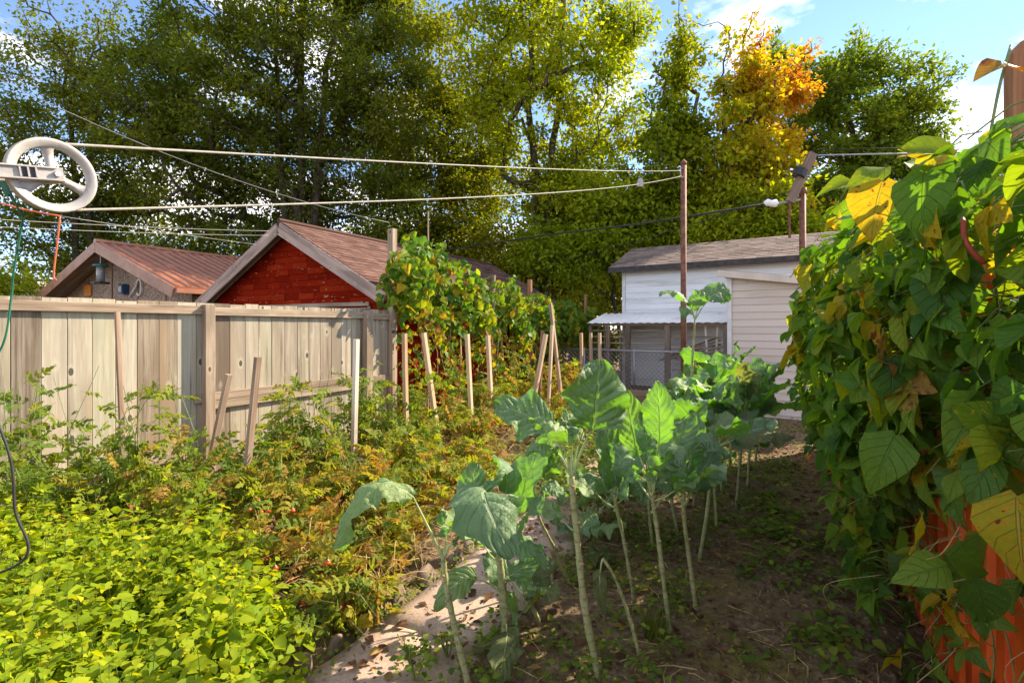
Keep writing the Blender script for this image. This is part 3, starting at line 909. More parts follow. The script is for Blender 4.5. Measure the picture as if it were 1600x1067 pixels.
for x, z0, z1, tl in ((-.3, .2, 1.6, 0), (-.12, .2, 1.6, .0), (.3, .6, 1.6, 0), (1.9, .7, 1.6, .06), (2.45, .9, 1.6, -.04), (2.65, .9, 1.6, .03)):
    beam('upright_slat', S4 @ Vector((x, -.98, z0)), S4 @ Vector((x + tl, -.98, z1)), .045, .02, M['pale_pine'] if x > 1.7 else M['post'], g, -SA)
for k in range(5):
    beam('loose_stick', S4 @ Vector((1.2 + .1 * k, -.6, .75 + .05 * k)), S4 @ Vector((2.7, -.75, 1.0 + .09 * k)), .04, .03, M['rail'] if k % 2 else M['post'], g, -SA)

# ---- chain link fence in front of it
g = thing('chain_link_fence', S4 @ Vector((1.0, -1.9, 0)), 'low chain link fence with steel posts in front of the slat rack', 'fence')
yf = -1.75; x0, x1, H = -1.3, 3.1, 1.02
c = lambda x, z, dy=0: S4 @ Vector((x, yf + dy, z))
obj('top_rail', MB().tube([c(x0, H), c(x1, H)], .022, 7), M['galv'], g, None, True)
for x in (x0, -.35, .95, 2.1, x1):
    obj('post', MB().tube([c(x, -.03), c(x, H + .05)], .026, 7), M['galv'], g, None, True)
mb = MB(); sp = .11
for k in range(int((x1 - x0 + H) / sp) + 1):
    for sg_ in (1, -1):
        xs = x0 + k * sp - (H if sg_ == 1 else 0)
        pts = []
        for z in (0.06, H - .02):
            xx = xs + z if sg_ == 1 else xs + H - z - H + 0
            pts.append((xx + (0 if sg_ == 1 else H - 0 * z), z))
        if sg_ == -1: pts = [(xs + H * 0 - z + 0, z) for z in (.06, H - .02)]
        (xa_, za_), (xb_, zb_) = pts
        # clip to the fence
        def clipx(xa_, za_, xb_, zb_):
            t0, t1 = 0.0, 1.0; d = xb_ - xa_
            for lim, sgn in ((x0, 1), (x1, -1)):
                fa, fb = (xa_ - lim) * sgn, (xb_ - lim) * sgn
                if fa < 0 and fb < 0: return None
                if fa < 0: t0 = max(t0, fa / (fa - fb))
                if fb < 0: t1 = min(t1, fa / (fa - fb))
            if t1 - t0 < .02: return None
            return (xa_ + d * t0, za_ + (zb_ - za_) * t0, xa_ + d * t1, za_ + (zb_ - za_) * t1)
        q = clipx(xa_, za_, xb_, zb_)
        if q: mb.tube([c(q[0], q[1], .004 * sg_), c(q[2], q[3], .004 * sg_)], .0045, 4, cap=False)
obj('wire_mesh', mb, M['galv'], g)
tb = beam('timber', S4 @ Vector((-1.2, -2.05, .06)), S4 @ Vector((2.4, -2.05, .06)), .14, .12, M['stake'], None, -SA)
tag(tb, 'old timber lying on the ground below the chain link fence', 'timber')

# ---- far house corner glimpsed past the brown garage
o = thing('house', at(20, 450, 26) * Vector((1, 1, 0)) if False else Vector((at(20, 450, 26).x, 26, 0)), 'pale eave of a house glimpsed left of the brown garage', 'house')
hx = at(20, 450, 26)
obj('wall', MB().box((hx.x - 4, 26.2, 0), (hx.x + .6, 30, hx.z + .1)), M['trim_white'], o)
obj('eave', MB().box((hx.x - 4.3, 25.7, hx.z + .101), (hx.x + 1.1, 30.3, hx.z + .35)), M['tan_siding'], o)

# ================================================================== POLES, LINES, PULLEY
pole_b = gnd(1068, 7.5)
ptop = at(1068, 258, 7.5)
g = thing('clothesline_pole', pole_b, 'tall rusty brown steel clothesline pole standing behind the collard plants', 'pole')
obj('shaft', MB().tube([pole_b - UP * .05, Vector((pole_b.x, pole_b.y, ptop.z))], .042, 12), M['rust_steel'], g, None, True)
obj('cap', MB().tube([Vector((pole_b.x, pole_b.y, ptop.z)), ptop + UP * .04, ptop + UP * .08], [.048, .045, .012], 10), M['rust_steel'], g, None, True)
obj('hook', MB().tube(curve([ptop - UP * .05, ptop + Vector((-.07, -.07, -.08)), ptop + Vector((-.05, -.06, -.2)), ptop + Vector((0, -.02, -.16))], 4), .01, 5), M['alu'], g, None, True)

r2 = Vector((at(1254, 400, 10.4).x, 10.4, 0)); z2 = at(1254, 296, 10.4).z
g = thing('utility_pole', r2, 'brown steel pole with slanting wooden wire bracket in front of the white shed roof', 'pole')
obj('shaft', MB().tube([r2 - UP * .05, r2 + UP * z2], .062, 12), M['rust_steel'], g, None, True)
obj('cap', MB().tube([r2 + UP * (z2 - .10), r2 + UP * (z2 + .02)], .075, 12), M['rust_steel'], g, None, True)
a = at(1234, 316, 10.3); b = at(1270, 240, 10.3)
beam('bracket', a, b, .16, .10, M['post'], g, (0, -1, 0))
obj('clamp', MB().tube([at(1247, 276, 10.28), at(1252, 265, 10.28)], .13, 8), M['black'], g)
obj('brace', MB().tube([a + (b - a) * .3, r2 + UP * (z2 - .15)], .03, 6), M['rust_steel'], g)
obj('arm', MB().tube([at(1215, 318, 10.3), at(1250, 312, 10.35)], .025, 6), M['galv'], g)
ip = at(1206, 318, 10.3)
obj('insulator', MB().tube([ip + Vector((-.16, 0, .02)), ip + Vector((-.10, 0, .02)), ip + Vector((-.02, 0, 0)), ip + Vector((.08, 0, 0)), ip + Vector((.12, 0, 0))], [.02, .07, .06, .08, .03], 10), M['glass_white'], g, None, True)
obj('hanging_chain', MB().tube([at(1234, 318, 10.3), at(1233, 345, 10.3), at(1234, 372, 10.3)], .025, 6), M['rust_steel'], g)

def cable(name, pts, r, mat, label, cat='cable', sag=0.0, n=16, group=None):
    if sag:
        a, b = Vector(pts[0]), Vector(pts[-1])
        pts = [a.lerp(b, t) - UP * sag * 4 * t * (1 - t) for t in np.linspace(0, 1, n)]
    o = obj(name, MB().tube(pts, r, 5), mat, None, None, True)
    return tag(o, label, cat, group)

# pulley at the near end of the clothesline
PC = Vector((-1.005, 1.12, at(82, 275, 1.12).z))
LD = Vector((pole_b.x - PC.x, pole_b.y - PC.y, 0)).normalized()
LNrm = Vector((LD.y, -LD.x, 0))            # wheel axle
g = thing('clothesline_pulley', PC, 'cast aluminium clothesline pulley wheel on its arm beside the house', 'pulley')
def ring_mesh(prof, seg=40):
    mb = MB(); V = []
    n = len(prof)
    for k in range(seg):
        a = 2 * PI * k / seg; rd = LD * math.cos(a) + UP * math.sin(a)
        for rr, d in prof: V.append(PC + rd * rr + LNrm * d)
    F = [(k * n + i, k * n + (i + 1) % n, ((k + 1) % seg) * n + (i + 1) % n, ((k + 1) % seg) * n + i) for k in range(seg) for i in range(n)]
    return mb.add([tuple(v) for v in V], F)
wh = obj('wheel', ring_mesh([(.062, -.006), (.073, -.007), (.078, -.0095), (.0795, -.008), (.071, 0), (.0795, .008), (.078, .0095), (.073, .007), (.062, .006), (.060, 0)]), M['alu'], g, None, True)
for k in range(3):
    a = math.radians(100 + 120 * k); rd = LD * math.cos(a) + UP * math.sin(a); td = -LD * math.sin(a) + UP * math.cos(a)
    V = []
    for t, hw in ((.006, .013), (.02, .0075), (.04, .0075), (.055, .010), (.063, .018)):
        for sx_, sy_ in ((-1, -1), (1, -1), (1, 1), (-1, 1)):
            V.append(tuple(PC + rd * t + td * (hw * sx_) + LNrm * (.004 * sy_)))
    F = [(r * 4 + i, r * 4 + (i + 1) % 4, (r + 1) * 4 + (i + 1) % 4, (r + 1) * 4 + i) for r in range(4) for i in range(4)]
    obj('spoke', MB().add(V, F), M['alu'], wh, None, True)
obj('hub', MB().tube([PC - LNrm * .012, PC + LNrm * .012], .016, 16), M['alu'], wh, None, True)
arm_dir = (at(-60, 262, 1.0) - at(92, 273, 1.125)); arm_dir.normalize()
Ma = frame(PC - arm_dir * .012 + LNrm * .020, arm_dir, LNrm)
for sg_ in (1, -1):
    Mf = frame(PC - arm_dir * .012 + LNrm * .019 * sg_, arm_dir, LNrm)
    am = obj('arm', bevel_box(.030, .006, .30, .002), M['alu'], g, Mf)
    if sg_ == 1:
        for off in (-.0125, .0125):
            obj('rib', bevel_box(.004, .004, .28, .001), M['alu'], am, Mf @ Matrix.Translation((off, .0055, .012)))
        for q, zz in enumerate((.045, .058, .071)):
            obj('rib', bevel_box(.021, .004, .003, .001), M['alu'], am, Mf @ Matrix.Translation((0, .0055, zz)))
        obj('recess_shade', bevel_box(.020, .001, .009, .0003), M['black'], am, Mf @ Matrix.Translation((0, .0036, .0485)))  # thin black plates stand for the shade inside the arm's cutouts
        obj('recess_shade', bevel_box(.020, .001, .009, .0003), M['black'], am, Mf @ Matrix.Translation((0, .0036, .0615)))
obj('bolt', MB().tube([PC - LNrm * .026, PC + LNrm * .028], .0065, 6), M['galv'], g)
end = PC + arm_dir * .28
obj('support_post', MB().tube([Vector((end.x, end.y, -.05)), end + UP * .15], .03, 10), M['rust_steel'], g, None, True)

up0 = PC + UP * .0735 + LD * .012; lo0 = PC - UP * .0735 + LD * .012
pend = ptop + Vector((-.04, -.03, 0))
cable('clothesline', [up0 - LD * .03, up0] + [up0.lerp(pend - UP * .09, t) - UP * .03 * 4 * t * (1 - t) for t in np.linspace(.02, 1, 24)], .0034, M['line'], 'upper strand of pale clothesline running from the pulley to the rusty pole', 'clothesline')
cable('clothesline', [lo0 - LD * .03, lo0] + [lo0.lerp(pend - UP * .17, t) - UP * .07 * 4 * t * (1 - t) for t in np.linspace(.02, 1, 24)], .0034, M['line'], 'lower sagging strand of pale clothesline running from the pulley to the rusty pole', 'clothesline')
kp = lo0.lerp(pend - UP * .17, .68) - UP * .07 * 4 * .68 * .32
kn = thing('line_spreader', kp, 'small metal line spreader clipped on the lower clothesline', 'spreader')
obj('body', MB().box((-.03, -.02, -.03), (.03, .02, .03), Matrix.Translation(kp)), M['alu'], kn)
obj('wheel', MB().tube([kp + Vector((0, -.012, .04)), kp + Vector((0, .012, .04))], .025, 10), M['galv'], kn)
# thin wires
cable('service_wire', [at(-60, 95, 6), at(608, 348, 8.1)], .005, M['thin_line'], 'thin pale wire slanting down to the tall grey post by the garage', 'wire', sag=.22)
cable('thin_wire', [at(-40, 341, 5.2), at(420, 361, 8.8)], .004, M['thin_line'], 'upper of two thin level wires crossing above the brown metal roof', 'wire', sag=.02)
cable('thin_wire', [at(-40, 353, 5.2), at(420, 368, 8.9)], .004, M['thin_line'], 'lower of two thin level wires crossing above the brown metal roof', 'wire', sag=.02)
cable('thin_wire', [at(95, 338, 5.0), at(400, 382, 9.0)], .003, M['thin_line'], 'thin wire running from the orange cord to the red garage rake', 'wire', sag=.01)
cable('power_cable', [at(1203, 318, 10.3), at(1000, 350, 12.5), at(850, 368, 15), at(690, 392, 16.5)], .022, M['black_cable'], 'black twisted service cable hanging left from the bracket pole', 'cable')
cable('power_cable', [at(1236, 298, 10.3), at(1090, 348, 13), at(970, 385, 15.5), at(880, 408, 17)], .010, M['black_cable'], 'thin dark cable sloping from the bracket pole toward the garage trees', 'cable')
cable('power_cable', [at(1272, 243, 10.3), at(1420, 240, 10.2), at(1700, 232, 10.0)], .016, M['galv'], 'grey wire running level right from the top of the slanting bracket', 'cable')
cable('power_cable', [at(1270, 234, 10.3), at(1420, 231, 10.2), at(1700, 222, 10.0)], .008, M['black_cable'], 'thin black wire running level right above the grey one', 'cable')
cable('hanging_cord', curve([at(-8, 262, 1.08), at(8, 285, 1.10), at(30, 330, 1.12), at(35, 345, 1.13), at(22, 420, 1.13), at(17, 470, 1.13), at(4, 540, 1.12), at(-40, 600, 1.10)], 6), .0022, M['green_cord'], 'green cord hanging down past the pulley wheel', 'cord')
st_ = thing('green_strap', at(5, 290, 1.09), 'short green strap hanging behind the pulley arm', 'strap')
beam('strap', at(2, 280, 1.10), at(13, 305, 1.10), .014, .003, M['green_cord'], st_, (0, -1, 0), .0008)
cable('black_cord', curve([at(-30, 600, 1.15), at(8, 690, 1.15), at(20, 740, 1.15), at(24, 800, 1.15), at(44, 850, 1.15), at(30, 880, 1.15), at(-30, 905, 1.15)], 6), .003, M['black_cable'], 'dark hose-like cord looping in at the edge above the lemon balm', 'cord')
cable('orange_cord', curve([at(-20, 312, 5), at(40, 328, 5), at(94, 338, 5)], 5), .009, M['orange_cord'], 'orange cord stretched level behind the pulley wheel', 'cord')
cable('orange_cord', curve([at(94, 337, 5), at(90, 375, 5), at(84, 428, 5), at(88, 438, 5)], 5), .008, M['orange_cord'], 'orange cord end hanging straight down in front of the brown fascia', 'cord')

# tall posts of the middle bean trellis
TR0 = Vector((-1.78, 7.95, 0)); TRD = AX
def tr_pt(px):
    k = (px - 800) / 800; t = (k * TR0.y - TR0.x) / (TRD.x - k * TRD.y)
    return TR0 + TRD * t
def post_px(name, px, ytop, w, mat, label, lean=0.0, off=0.0, cat='post', group=None):
    b = tr_pt(px) + EX * off
    zt = at(px, ytop, b.y).z
    p1 = Vector((b.x + lean, b.y, zt))
    o = beam(name, b - UP * .06, p1, w, w, M[mat], None, (-.5, -.85, 0))
    tag(o, label, cat, group)
post_px('trellis_post', 613, 358, .105, 'rail', 'tall grey square post at the end of the board fence')
post_px('trellis_post', 762, 430, .07, 'post', 'dark leaning stick rising from the bean trellis in front of the garage roof', lean=.12)
post_px('trellis_post', 828, 437, .085, 'cedar', 'orange brown post top rising from the bean trellis below the garage ridge')
post_px('trellis_post', 915, 460, .07, 'cedar', 'brown post at the far end of the bean trellis')
post_px('trellis_pole', 669, 330, .022, 'stake', 'thin rod rising above the tallest bean vines on the trellis', cat='pole')

# garden stakes
def stake(pa, pb, Y, w, mat, label, group=None, Yt=None):
    """pa: top pixel, pb: a lower pixel on the same stake"""
    top = at(pa[0], pa[1], Yt or Y); low = at(pb[0], pb[1], Y)
    d = (low - top); base = top + d * ((top.z + .08) / (top.z - low.z))
    o = beam('garden_stake', base, top, w, w * .85, M[mat], None, (.85 + random.uniform(-.1, .1), -.5, 0), .004)
    return tag(o, label, 'stake', group)
stake((183, 487), (194, 760), 4.2, .036, 'stake', 'tall thin grey stick standing close to the wide fence boards')
stake((358, 585), (331, 712), 4.9, .055, 'stake', 'short brown stake leaning right in front of the fence post')
stake((403, 558), (377, 828), 3.9, .046, 'stake', 'grey brown stake leaning among the ripe red tomatoes')
stake((557, 530), (552, 740), 5.1, .052, 'pale_pine', 'pale almost white stake in front of the fence mid rails')
stake((632, 521), (635, 690), 6.3, .058, 'pine', 'light pine stake before the tall grey trellis post')
stake((662, 520), (682, 668), 6.3, .058, 'pine', 'light pine stake tilting left before the tallest bean vines')
stake((730, 522), (737, 665), 7.0, .058, 'pine', 'straight pine stake below the dark leaning trellis stick')
stake((762, 524), (768, 640), 7.6, .062, 'pine', 'straight pine stake before the yellow bean leaves')
stake((853, 522), (833, 630), 8.6, .07, 'pine', 'stake leaning right in the bundle of crossed stakes')
stake((848, 516), (842, 632), 8.9, .06, 'cedar', 'brownish stake at the back of the bundle of crossed stakes')
stake((863, 508), (857, 630), 8.5, .055, 'pine', 'upright pine stake in the bundle of crossed stakes')
stake((860, 474), (876, 612), 9.0, .06, 'stake', 'tallest thin stake leaning left out of the bundle of crossed stakes')
for px, Y in ((908, 11.5), (923, 11.9), (937, 11.6)):
    stake((px, 520), (px + 1, 590), Y, .07, 'pine', 'pine stake in the row of three beside the slat rack', 'three stakes by the slat rack')

# ================================================================== ORANGE CORRUGATED FENCE (right)
def rf_x(Y): return .85 + .5 * Y
RD = Vector((.5, 1, 0)).normalized(); RN = Vector((-RD.y, RD.x, 0))
RO = Vector((rf_x(.2), .2, 0))
g = thing('corrugated_fence', RO, 'orange red corrugated metal fence behind the climbing beans', 'fence')
pitch = .152; H = 1.78; npan = 8  # far panels, unseen behind the beans, added to shade the soil strip
for k in range(npan):
    mb = MB(); V = []; n = 0
    s0 = k * pitch * 6
    for q in range(6):
        for ds, d in ((0, 0), (.045, 0), (.062, .028), (.135, .028)):
            V.append((s0 + q * pitch + ds, d))
    V.append((s0 + 6 * pitch, 0)); V.append((s0 + 6 * pitch + .045, 0))
    pts = [RO + RD * a + RN * (b + .003 * k) for a, b in V]
    VV = [(p.x, p.y, -.02) for p in pts] + [(p.x, p.y, H) for p in pts]
    m_ = len(pts)
    mb.add(VV, [(i + 1, i, m_ + i, m_ + i + 1) for i in range(m_ - 1)])
    o = obj('panel', mb, M['orange_metal'], g)
for z in (.35, 1.45):
    a = RO + UP * z - RN * .03; b = RO + RD * (npan * pitch * 6) + UP * z - RN * .03
    beam('rail', a, b, .07, .04, M['cedar'], g, -RN)
for k in range(4):
    p = RO + RD * (k * 2.2 + .12) - RN * .10
    beam('post', p - UP * .05, p + UP * 1.85, .09, .09, M['cedar'], g, -RN)
# taller post with rounded head the beans climb
pp = Vector((2.03, 2.0, 0))
hz = 2.68
mb = MB(); w = .17; t = .04
prof = [(-w / 2, -.05), (w / 2, -.05), (w / 2, hz - .05), (w / 2 - .02, hz - .015), (w / 2 - .05, hz), (-w / 2 + .05, hz), (-w / 2 + .02, hz - .015), (-w / 2, hz - .05)]
mb.prism(prof, .075)
o = obj('trellis_post', mb, M['cedar'], None, local(pp, Vector((.92, -.39, 0)), Vector((.39, .92, 0))))
tag(o, 'brown round topped post rising above the climbing beans by the orange fence', 'post')

# ================================================================== LEAF SHAPES
def bean_shape(k, nu=4, nv=6, seed=0):
    r = np.random.default_rng(100 + k + seed)
    fold = r.uniform(-.12, .45); curl = r.uniform(.0, .50); tw = r.uniform(-.4, .4); asym = r.uniform(-.12, .12); wav = r.uniform(.01, .075); ph = r.uniform(0, 6)
    V = []; A = []
    for j in range(nv + 1):
        v = j / nv
        wv = .43 * (math.sin(PI * min(1, v ** .56)) ** .85 if 0 < v < 1 else 0) * (1.0 - .18 * v)
        if j == 0: wv = .07
        for i in range(nu + 1):
            u = i / nu * 2 - 1
            ww = wv * (1 + asym * u)
            x = u * ww
            z = fold * abs(u) * ww - curl * v * v + tw * u * ww * v + wav * math.sin(7 * v + ph + 2 * u) * abs(u)
            V.append((x, v - .06 * (abs(u) if j == 0 else 0), z)); A.append((u, v, 0))
    F = [(j * (nu + 1) + i, j * (nu + 1) + i + 1, (j + 1) * (nu + 1) + i + 1, (j + 1) * (nu + 1) + i) for j in range(nv) for i in range(nu)]
    return np.array(V), np.array(F), np.array(A)
BEAN = [bean_shape(k) for k in range(7)]
BEAN_ME = {}
for k in range(7):
    for mk in ('bean_green', 'bean_lime', 'bean_yellow', 'bean_brown'):
        mb = MB().add(*BEAN[k][:2], BEAN[k][2])
        me = mb.mesh('leaf', None, True); me.materials.append(M[mk]); BEAN_ME[(k, mk)] = me
def simple_leaf(nv=3, wid=.3, fold=.25, droop=.15):
    V = [(0, 0, 0)]; A = [(0, 0, 0)]; F3 = []
    for j in range(1, nv):
        v = j / nv; w_ = wid * math.sin(PI * v ** .75)
        V += [(-w_, v, fold * w_ - droop * v * v), (0, v, -droop * v * v), (w_, v, fold * w_ - droop * v * v)]
        A += [(-1, v, 0), (0, v, 0), (1, v, 0)]
    V.append((0, 1, -droop)); A.append((0, 1, 0))
    T = [(0, 2, 1), (0, 3, 2)]
    for j in range(nv - 2):
        b = 1 + 3 * j
        T += [(b, b + 1, b + 4), (b, b + 4, b + 3), (b + 1, b + 2, b + 5), (b + 1, b + 5, b + 4)]
    b = 1 + 3 * (nv - 2); e = len(V) - 1
    T += [(b, b + 1, e), (b + 1, b + 2, e)]
    return np.array(V), np.array(T), np.array(A, float)
MINT_T = simple_leaf(3, .34, .25, .22)
TREE_T = (np.array([(0, 0, 0), (.27, .45, .06), (0, 1, -.08), (-.27, .45, .06)]), np.array([(0, 1, 2, 3)]), np.array([(0, 0, 0), (1, .5, 0), (0, 1, 0), (-1, .5, 0)], float))
def tomato_leaf_t(seed):
    r = np.random.default_rng(seed)
    V = []; T = []; A = []
    def leaflet(p, d, s, n):
        side = np.cross(d, n); b = len(V)
        pts = [(0, 0, 0), (-.20, .18, .03), (-.34, .42, .0), (-.16, .55, .04), (-.20, .74, -.02), (0, 1, -.12), (.20, .74, -.02), (.16, .55, .04), (.34, .42, .0), (.20, .18, .03), (0, .5, -.02)]
        for x, y, z in pts:
            V.append(p + side * x * s + d * y * s + n * (z + r.normal() * .03) * s); A.append((x * 2, y, 0))
        for i in range(10): T.append((b + 10, b + i, b + (i + 1) % 10))
    n = np.array((0, 0, 1.0)); droop = r.uniform(.1, .5)
    def pt(v): return np.array((0, v, -droop * v * v))
    for v in (.30, .55, .8):
        for sg_ in (-1, 1):
            d = np.array((sg_ * .8, .6, -r.uniform(.0, .5))); d /= np.linalg.norm(d)
            leaflet(pt(v), d, r.uniform(.28, .38), n)
    leaflet(pt(.86), np.array((0, .9, -.45)) / 1.006, .45, n)
    # rachis
    b = len(V)
    for v in (0, .9):
        for x in (-.012, .012): V.append(pt(v) + np.array((x, 0, -.005))); A.append((0, 0, 0))
    T += [(b, b + 1, b + 3), (b, b + 3, b + 2)]
    return np.array(V), np.array(T), np.array(A, float)
TOM_T = [tomato_leaf_t(k) for k in range(5)]

# ================================================================== CLIMBING BEANS ON THE ORANGE FENCE
bean = thing('climbing_beans', Vector((rf_x(2.0), 2.0, 0)), 'dense broad leaved climbing beans covering the orange metal fence', 'bean vine')
r = RNG
cand = []
N = 2300
while len(cand) < N:
    Y = r.uniform(.72, 5.6) if r.random() < .8 else r.uniform(.8, 2.2)  # hidden far stretch of vine added to lengthen the shadow on the soil
    ztop = 2.12 + .10 * math.sin(Y * 3.1) + .06 * math.sin(Y * 7.7 + 1)
    ztop = min(ztop, 1.575 + .44 * Y)
    z = r.uniform(.06, ztop)
    dens = 1.0
    if Y < 2.15:
        low = 1.60 - .34 * Y
        if z < low: dens = .05 if z > low - .45 else .02
    else:
        if z < .35: dens = .35
    if r.random() > dens: continue
    bulge = .34 + .22 * min(1, max(0, (Y - .8) / 1.2)) * math.exp(-((z - 1.55) / .75) ** 2) + .06 * math.sin(Y * 5 + z * 4)
    if Y > 2.55 and z < .7: bulge *= .75
    if Y > 3.8: bulge *= max(.35, 1 - .5 * (Y - 3.8))
    rr = r.random()
    d = bulge * (1 - .75 * rr ** 1.7) if z < ztop - .15 else r.uniform(-.05, bulge)
    if z < .8 and Y < 2.15: d = r.uniform(.05, .22)
    p = np.array((rf_x(Y), Y, z)) + np.array(RN) * d
    if abs(p[0] - pp.x) < .09 and abs(p[1] - pp.y) < .09: continue
    cand.append((p, d / bulge, Y, z))
leafs = []        # (pos, dir, normal, size, material)
petioles = MB()
camp = np.array((0, 0, CAM_Z))
for p, dd, Y, z in cand:
    nrm = np.array(RN) * 1.0 + np.array((0, 0, r.uniform(.1, .9))) + r.normal(size=3) * .45
    if z > 1.9: nrm += np.array((0, 0, .8))
    nrm /= np.linalg.norm(nrm)
    down = np.array((0, 0, -1.0)) + np.array(RN) * r.uniform(.1, .6) + r.normal(size=3) * .55
    down -= nrm * down.dot(nrm); down /= np.linalg.norm(down)
    sd = np.cross(down, nrm)
    lit = .5 * (z / 2.1) + .5 * r.random()
    q = r.random()
    mk = 'bean_green' if q < .76 else 'bean_lime' if q < .925 else 'bean_yellow' if q < .975 else 'bean_brown'
    sz = r.uniform(.075, .125) if Y > 1.2 else r.uniform(.08, .115)
    nl = 3 if r.random() < .75 else 1
    for a in ((0, 1.25, -1.25)[:nl]):
        d_ = down * math.cos(a) + sd * math.sin(a) * .9 + nrm * r.uniform(-.25, .15) + r.normal(size=3) * .08
        d_ /= np.linalg.norm(d_)
        n_ = nrm + sd * math.sin(a) * .35 + r.normal(size=3) * .15
        leafs.append((p + d_ * .012, d_, n_, sz * (1.0 if a == 0 else .9), mk))
    root = p - np.array(RN) * r.uniform(.06, .16) + np.array((0, 0, r.uniform(-.02, .09)))
    petioles.tube([root, (root + p) / 2 + np.array((0, 0, .02)), p], .0018, 4, cap=False)
# a few leaves singled out in the photograph
def hero(px, py, Y, mk, size, down, nrm):
    d_ = np.array(down, float); d_ /= np.linalg.norm(d_); n_ = np.array(nrm, float)
    leafs.append((np.array(at(px, py, Y)), d_, n_, size, mk))
hero(1590, 775, .98, 'bean_yellow', .175, (-.10, -.1, -1), (-.8, -.5, .2))
hero(1380, 285, 1.42, 'bean_yellow', .17, (-.35, -.1, -.9), (-.6, -.4, .55))
hero(1385, 262, 1.46, 'bean_lime', .12, (-.9, .1, -.25), (-.3, -.5, .8))
hero(1415, 255, 1.40, 'bean_lime', .11, (.6, -.3, -.2), (-.2, -.5, .8))
hero(1330, 285, 1.55, 'bean_lime', .10, (-.95, .1, -.15), (-.2, -.6, .7))
hero(1445, 270, 1.25, 'bean_green', .16, (-.25, -.2, -.9), (-.6, -.6, .5))
hero(1490, 245, 1.2, 'bean_lime', .13, (-.6, 0, .1), (-.4, -.7, .5))
hero(1548, 205, 1.25, 'bean_lime', .075, (.1, -.1, -1), (-.6, -.7, .2))
hero(1565, 100, 1.45, 'bean_brown', .085, (-1, 0, -.45), (-.3, -.6, .7))
hero(1572, 100, 1.45, 'bean_yellow', .07, (1, 0, -.1), (-.3, -.6, .7))
hero(1440, 800, 1.5, 'bean_yellow', .13, (-.15, -.05, -1), (.75, -.6, .1))
hero(1520, 905, 1.35, 'bean_green', .14, (.3, -.1, -.9), (-.5, -.8, .3))
hero(1478, 885, 1.4, 'bean_green', .13, (-1, 0, -.2), (-.2, -.7, .6))
hero(1480, 870, 1.38, 'bean_green', .12, (.9, 0, -.35), (-.1, -.7, .6))
hero(1270, 415, 2.6, 'bean_yellow', .15, (-.4, 0, -.9), (-.4, -.5, .5))
hero(1250, 500, 3.2, 'bean_yellow', .13, (-.2, 0, -1), (-.6, -.6, .3))
hero(1395, 560, 1.5, 'bean_green', .16, (-.1, -.1, -1), (-.6, -.7, .3))
hero(1480, 420, 1.3, 'bean_green', .16, (-.3, -.1, -1), (-.6, -.7, .3))
hero(1540, 620, 1.2, 'bean_green', .16, (-.6, -.1, -.7), (-.5, -.7, .4))
hero(1400, 680, 1.5, 'bean_green', .18, (-.5, -.1, -.8), (-.5, -.7, .4))
def build_leaves(parent, leafs, n_obj, shapes=BEAN):
    """the largest-looking leaves are objects of their own, the rest one mesh for each colour"""
    key = []
    for (p, d, n, s, mk) in leafs:
        v = p - camp; depth = max(v[1], .1)
        inside = abs(v[0] / depth) < 1.0 and abs(v[2] / depth) < .69
        key.append((s / depth) * (1.0 if inside else .01))
    order = np.argsort(-np.array(key))
    pos = np.array([l[0] for l in leafs]); mats = frames(np.array([l[1] for l in leafs]), np.array([l[2] for l in leafs]), np.array([l[3] for l in leafs]))
    obs = []
    for i in order[:n_obj]:
        Mx = Matrix([list(mats[i][a]) + [pos[i][a]] for a in range(3)] + [[0, 0, 0, 1]])
        obs.append(link('leaf', BEAN_ME[(int(i) % 7, leafs[i][4])], parent, Mx))
    rest = order[n_obj:]
    mbs = MB(); names = ['bean_green', 'bean_lime', 'bean_yellow', 'bean_brown']
    for k in range(7):
        for mi, mk in enumerate(names):
            sel = np.array([i for i in rest if int(i) % 7 == k and leafs[i][4] == mk], int)
            if len(sel): mbs.scatter(*shapes[k], pos[sel], mats[sel], RNG.random(len(sel)), mi)
    if mbs.v:
        tag(obj('leaves', mbs, [M[n_] for n_ in names], parent, None, True), kind='stuff')
    return obs
build_leaves(bean, leafs, 300)
tag(obj('petioles', petioles, M['stem'], bean), kind='stuff')
for k in range(34):      # twining stems
    Y = r.uniform(.8, 3.9); p = np.array((rf_x(Y), Y, -.02)) + np.array(RN) * r.uniform(.04, .10)
    pts = [p]; ph = r.uniform(0, 6); lean = r.uniform(-.35, .35); top = r.uniform(1.3, 2.25)
    for z in np.linspace(.15, top, 14):
        pts.append(np.array((rf_x(Y), Y, 0)) + np.array(RD) * (lean * z / 2 + .05 * math.sin(z * 7 + ph)) + np.array(RN) * (.07 + .06 * math.sin(z * 5 + ph) + .10 * z / 2) + np.array((0, 0, z)))
    obj('vine_stem', MB().tube(curve([Vector(q) for q in pts], 3), r.uniform(.0022, .0045), 5), M['stem'] if r.random() < .85 else M['dry_stem'], bean, None, True)
for a_, b_ in (((1440, 330, 1.3), (1600, 195, 1.2)), ((1450, 345, 1.32), (1610, 205, 1.22)), ((1540, 250, 1.4), (1580, 70, 1.5)), ((1500, 275, 1.35), (1610, 185, 1.3)), ((1470, 300, 1.3), (1615, 215, 1.25))):
    A_, B_ = at(*a_), at(*b_)
    obj('vine_stem', MB().tube(curve([A_, A_.lerp(B_, .5) + UP * .03, B_], 6), .004, 5), M['stem'], bean, None, True)
tend = MB()
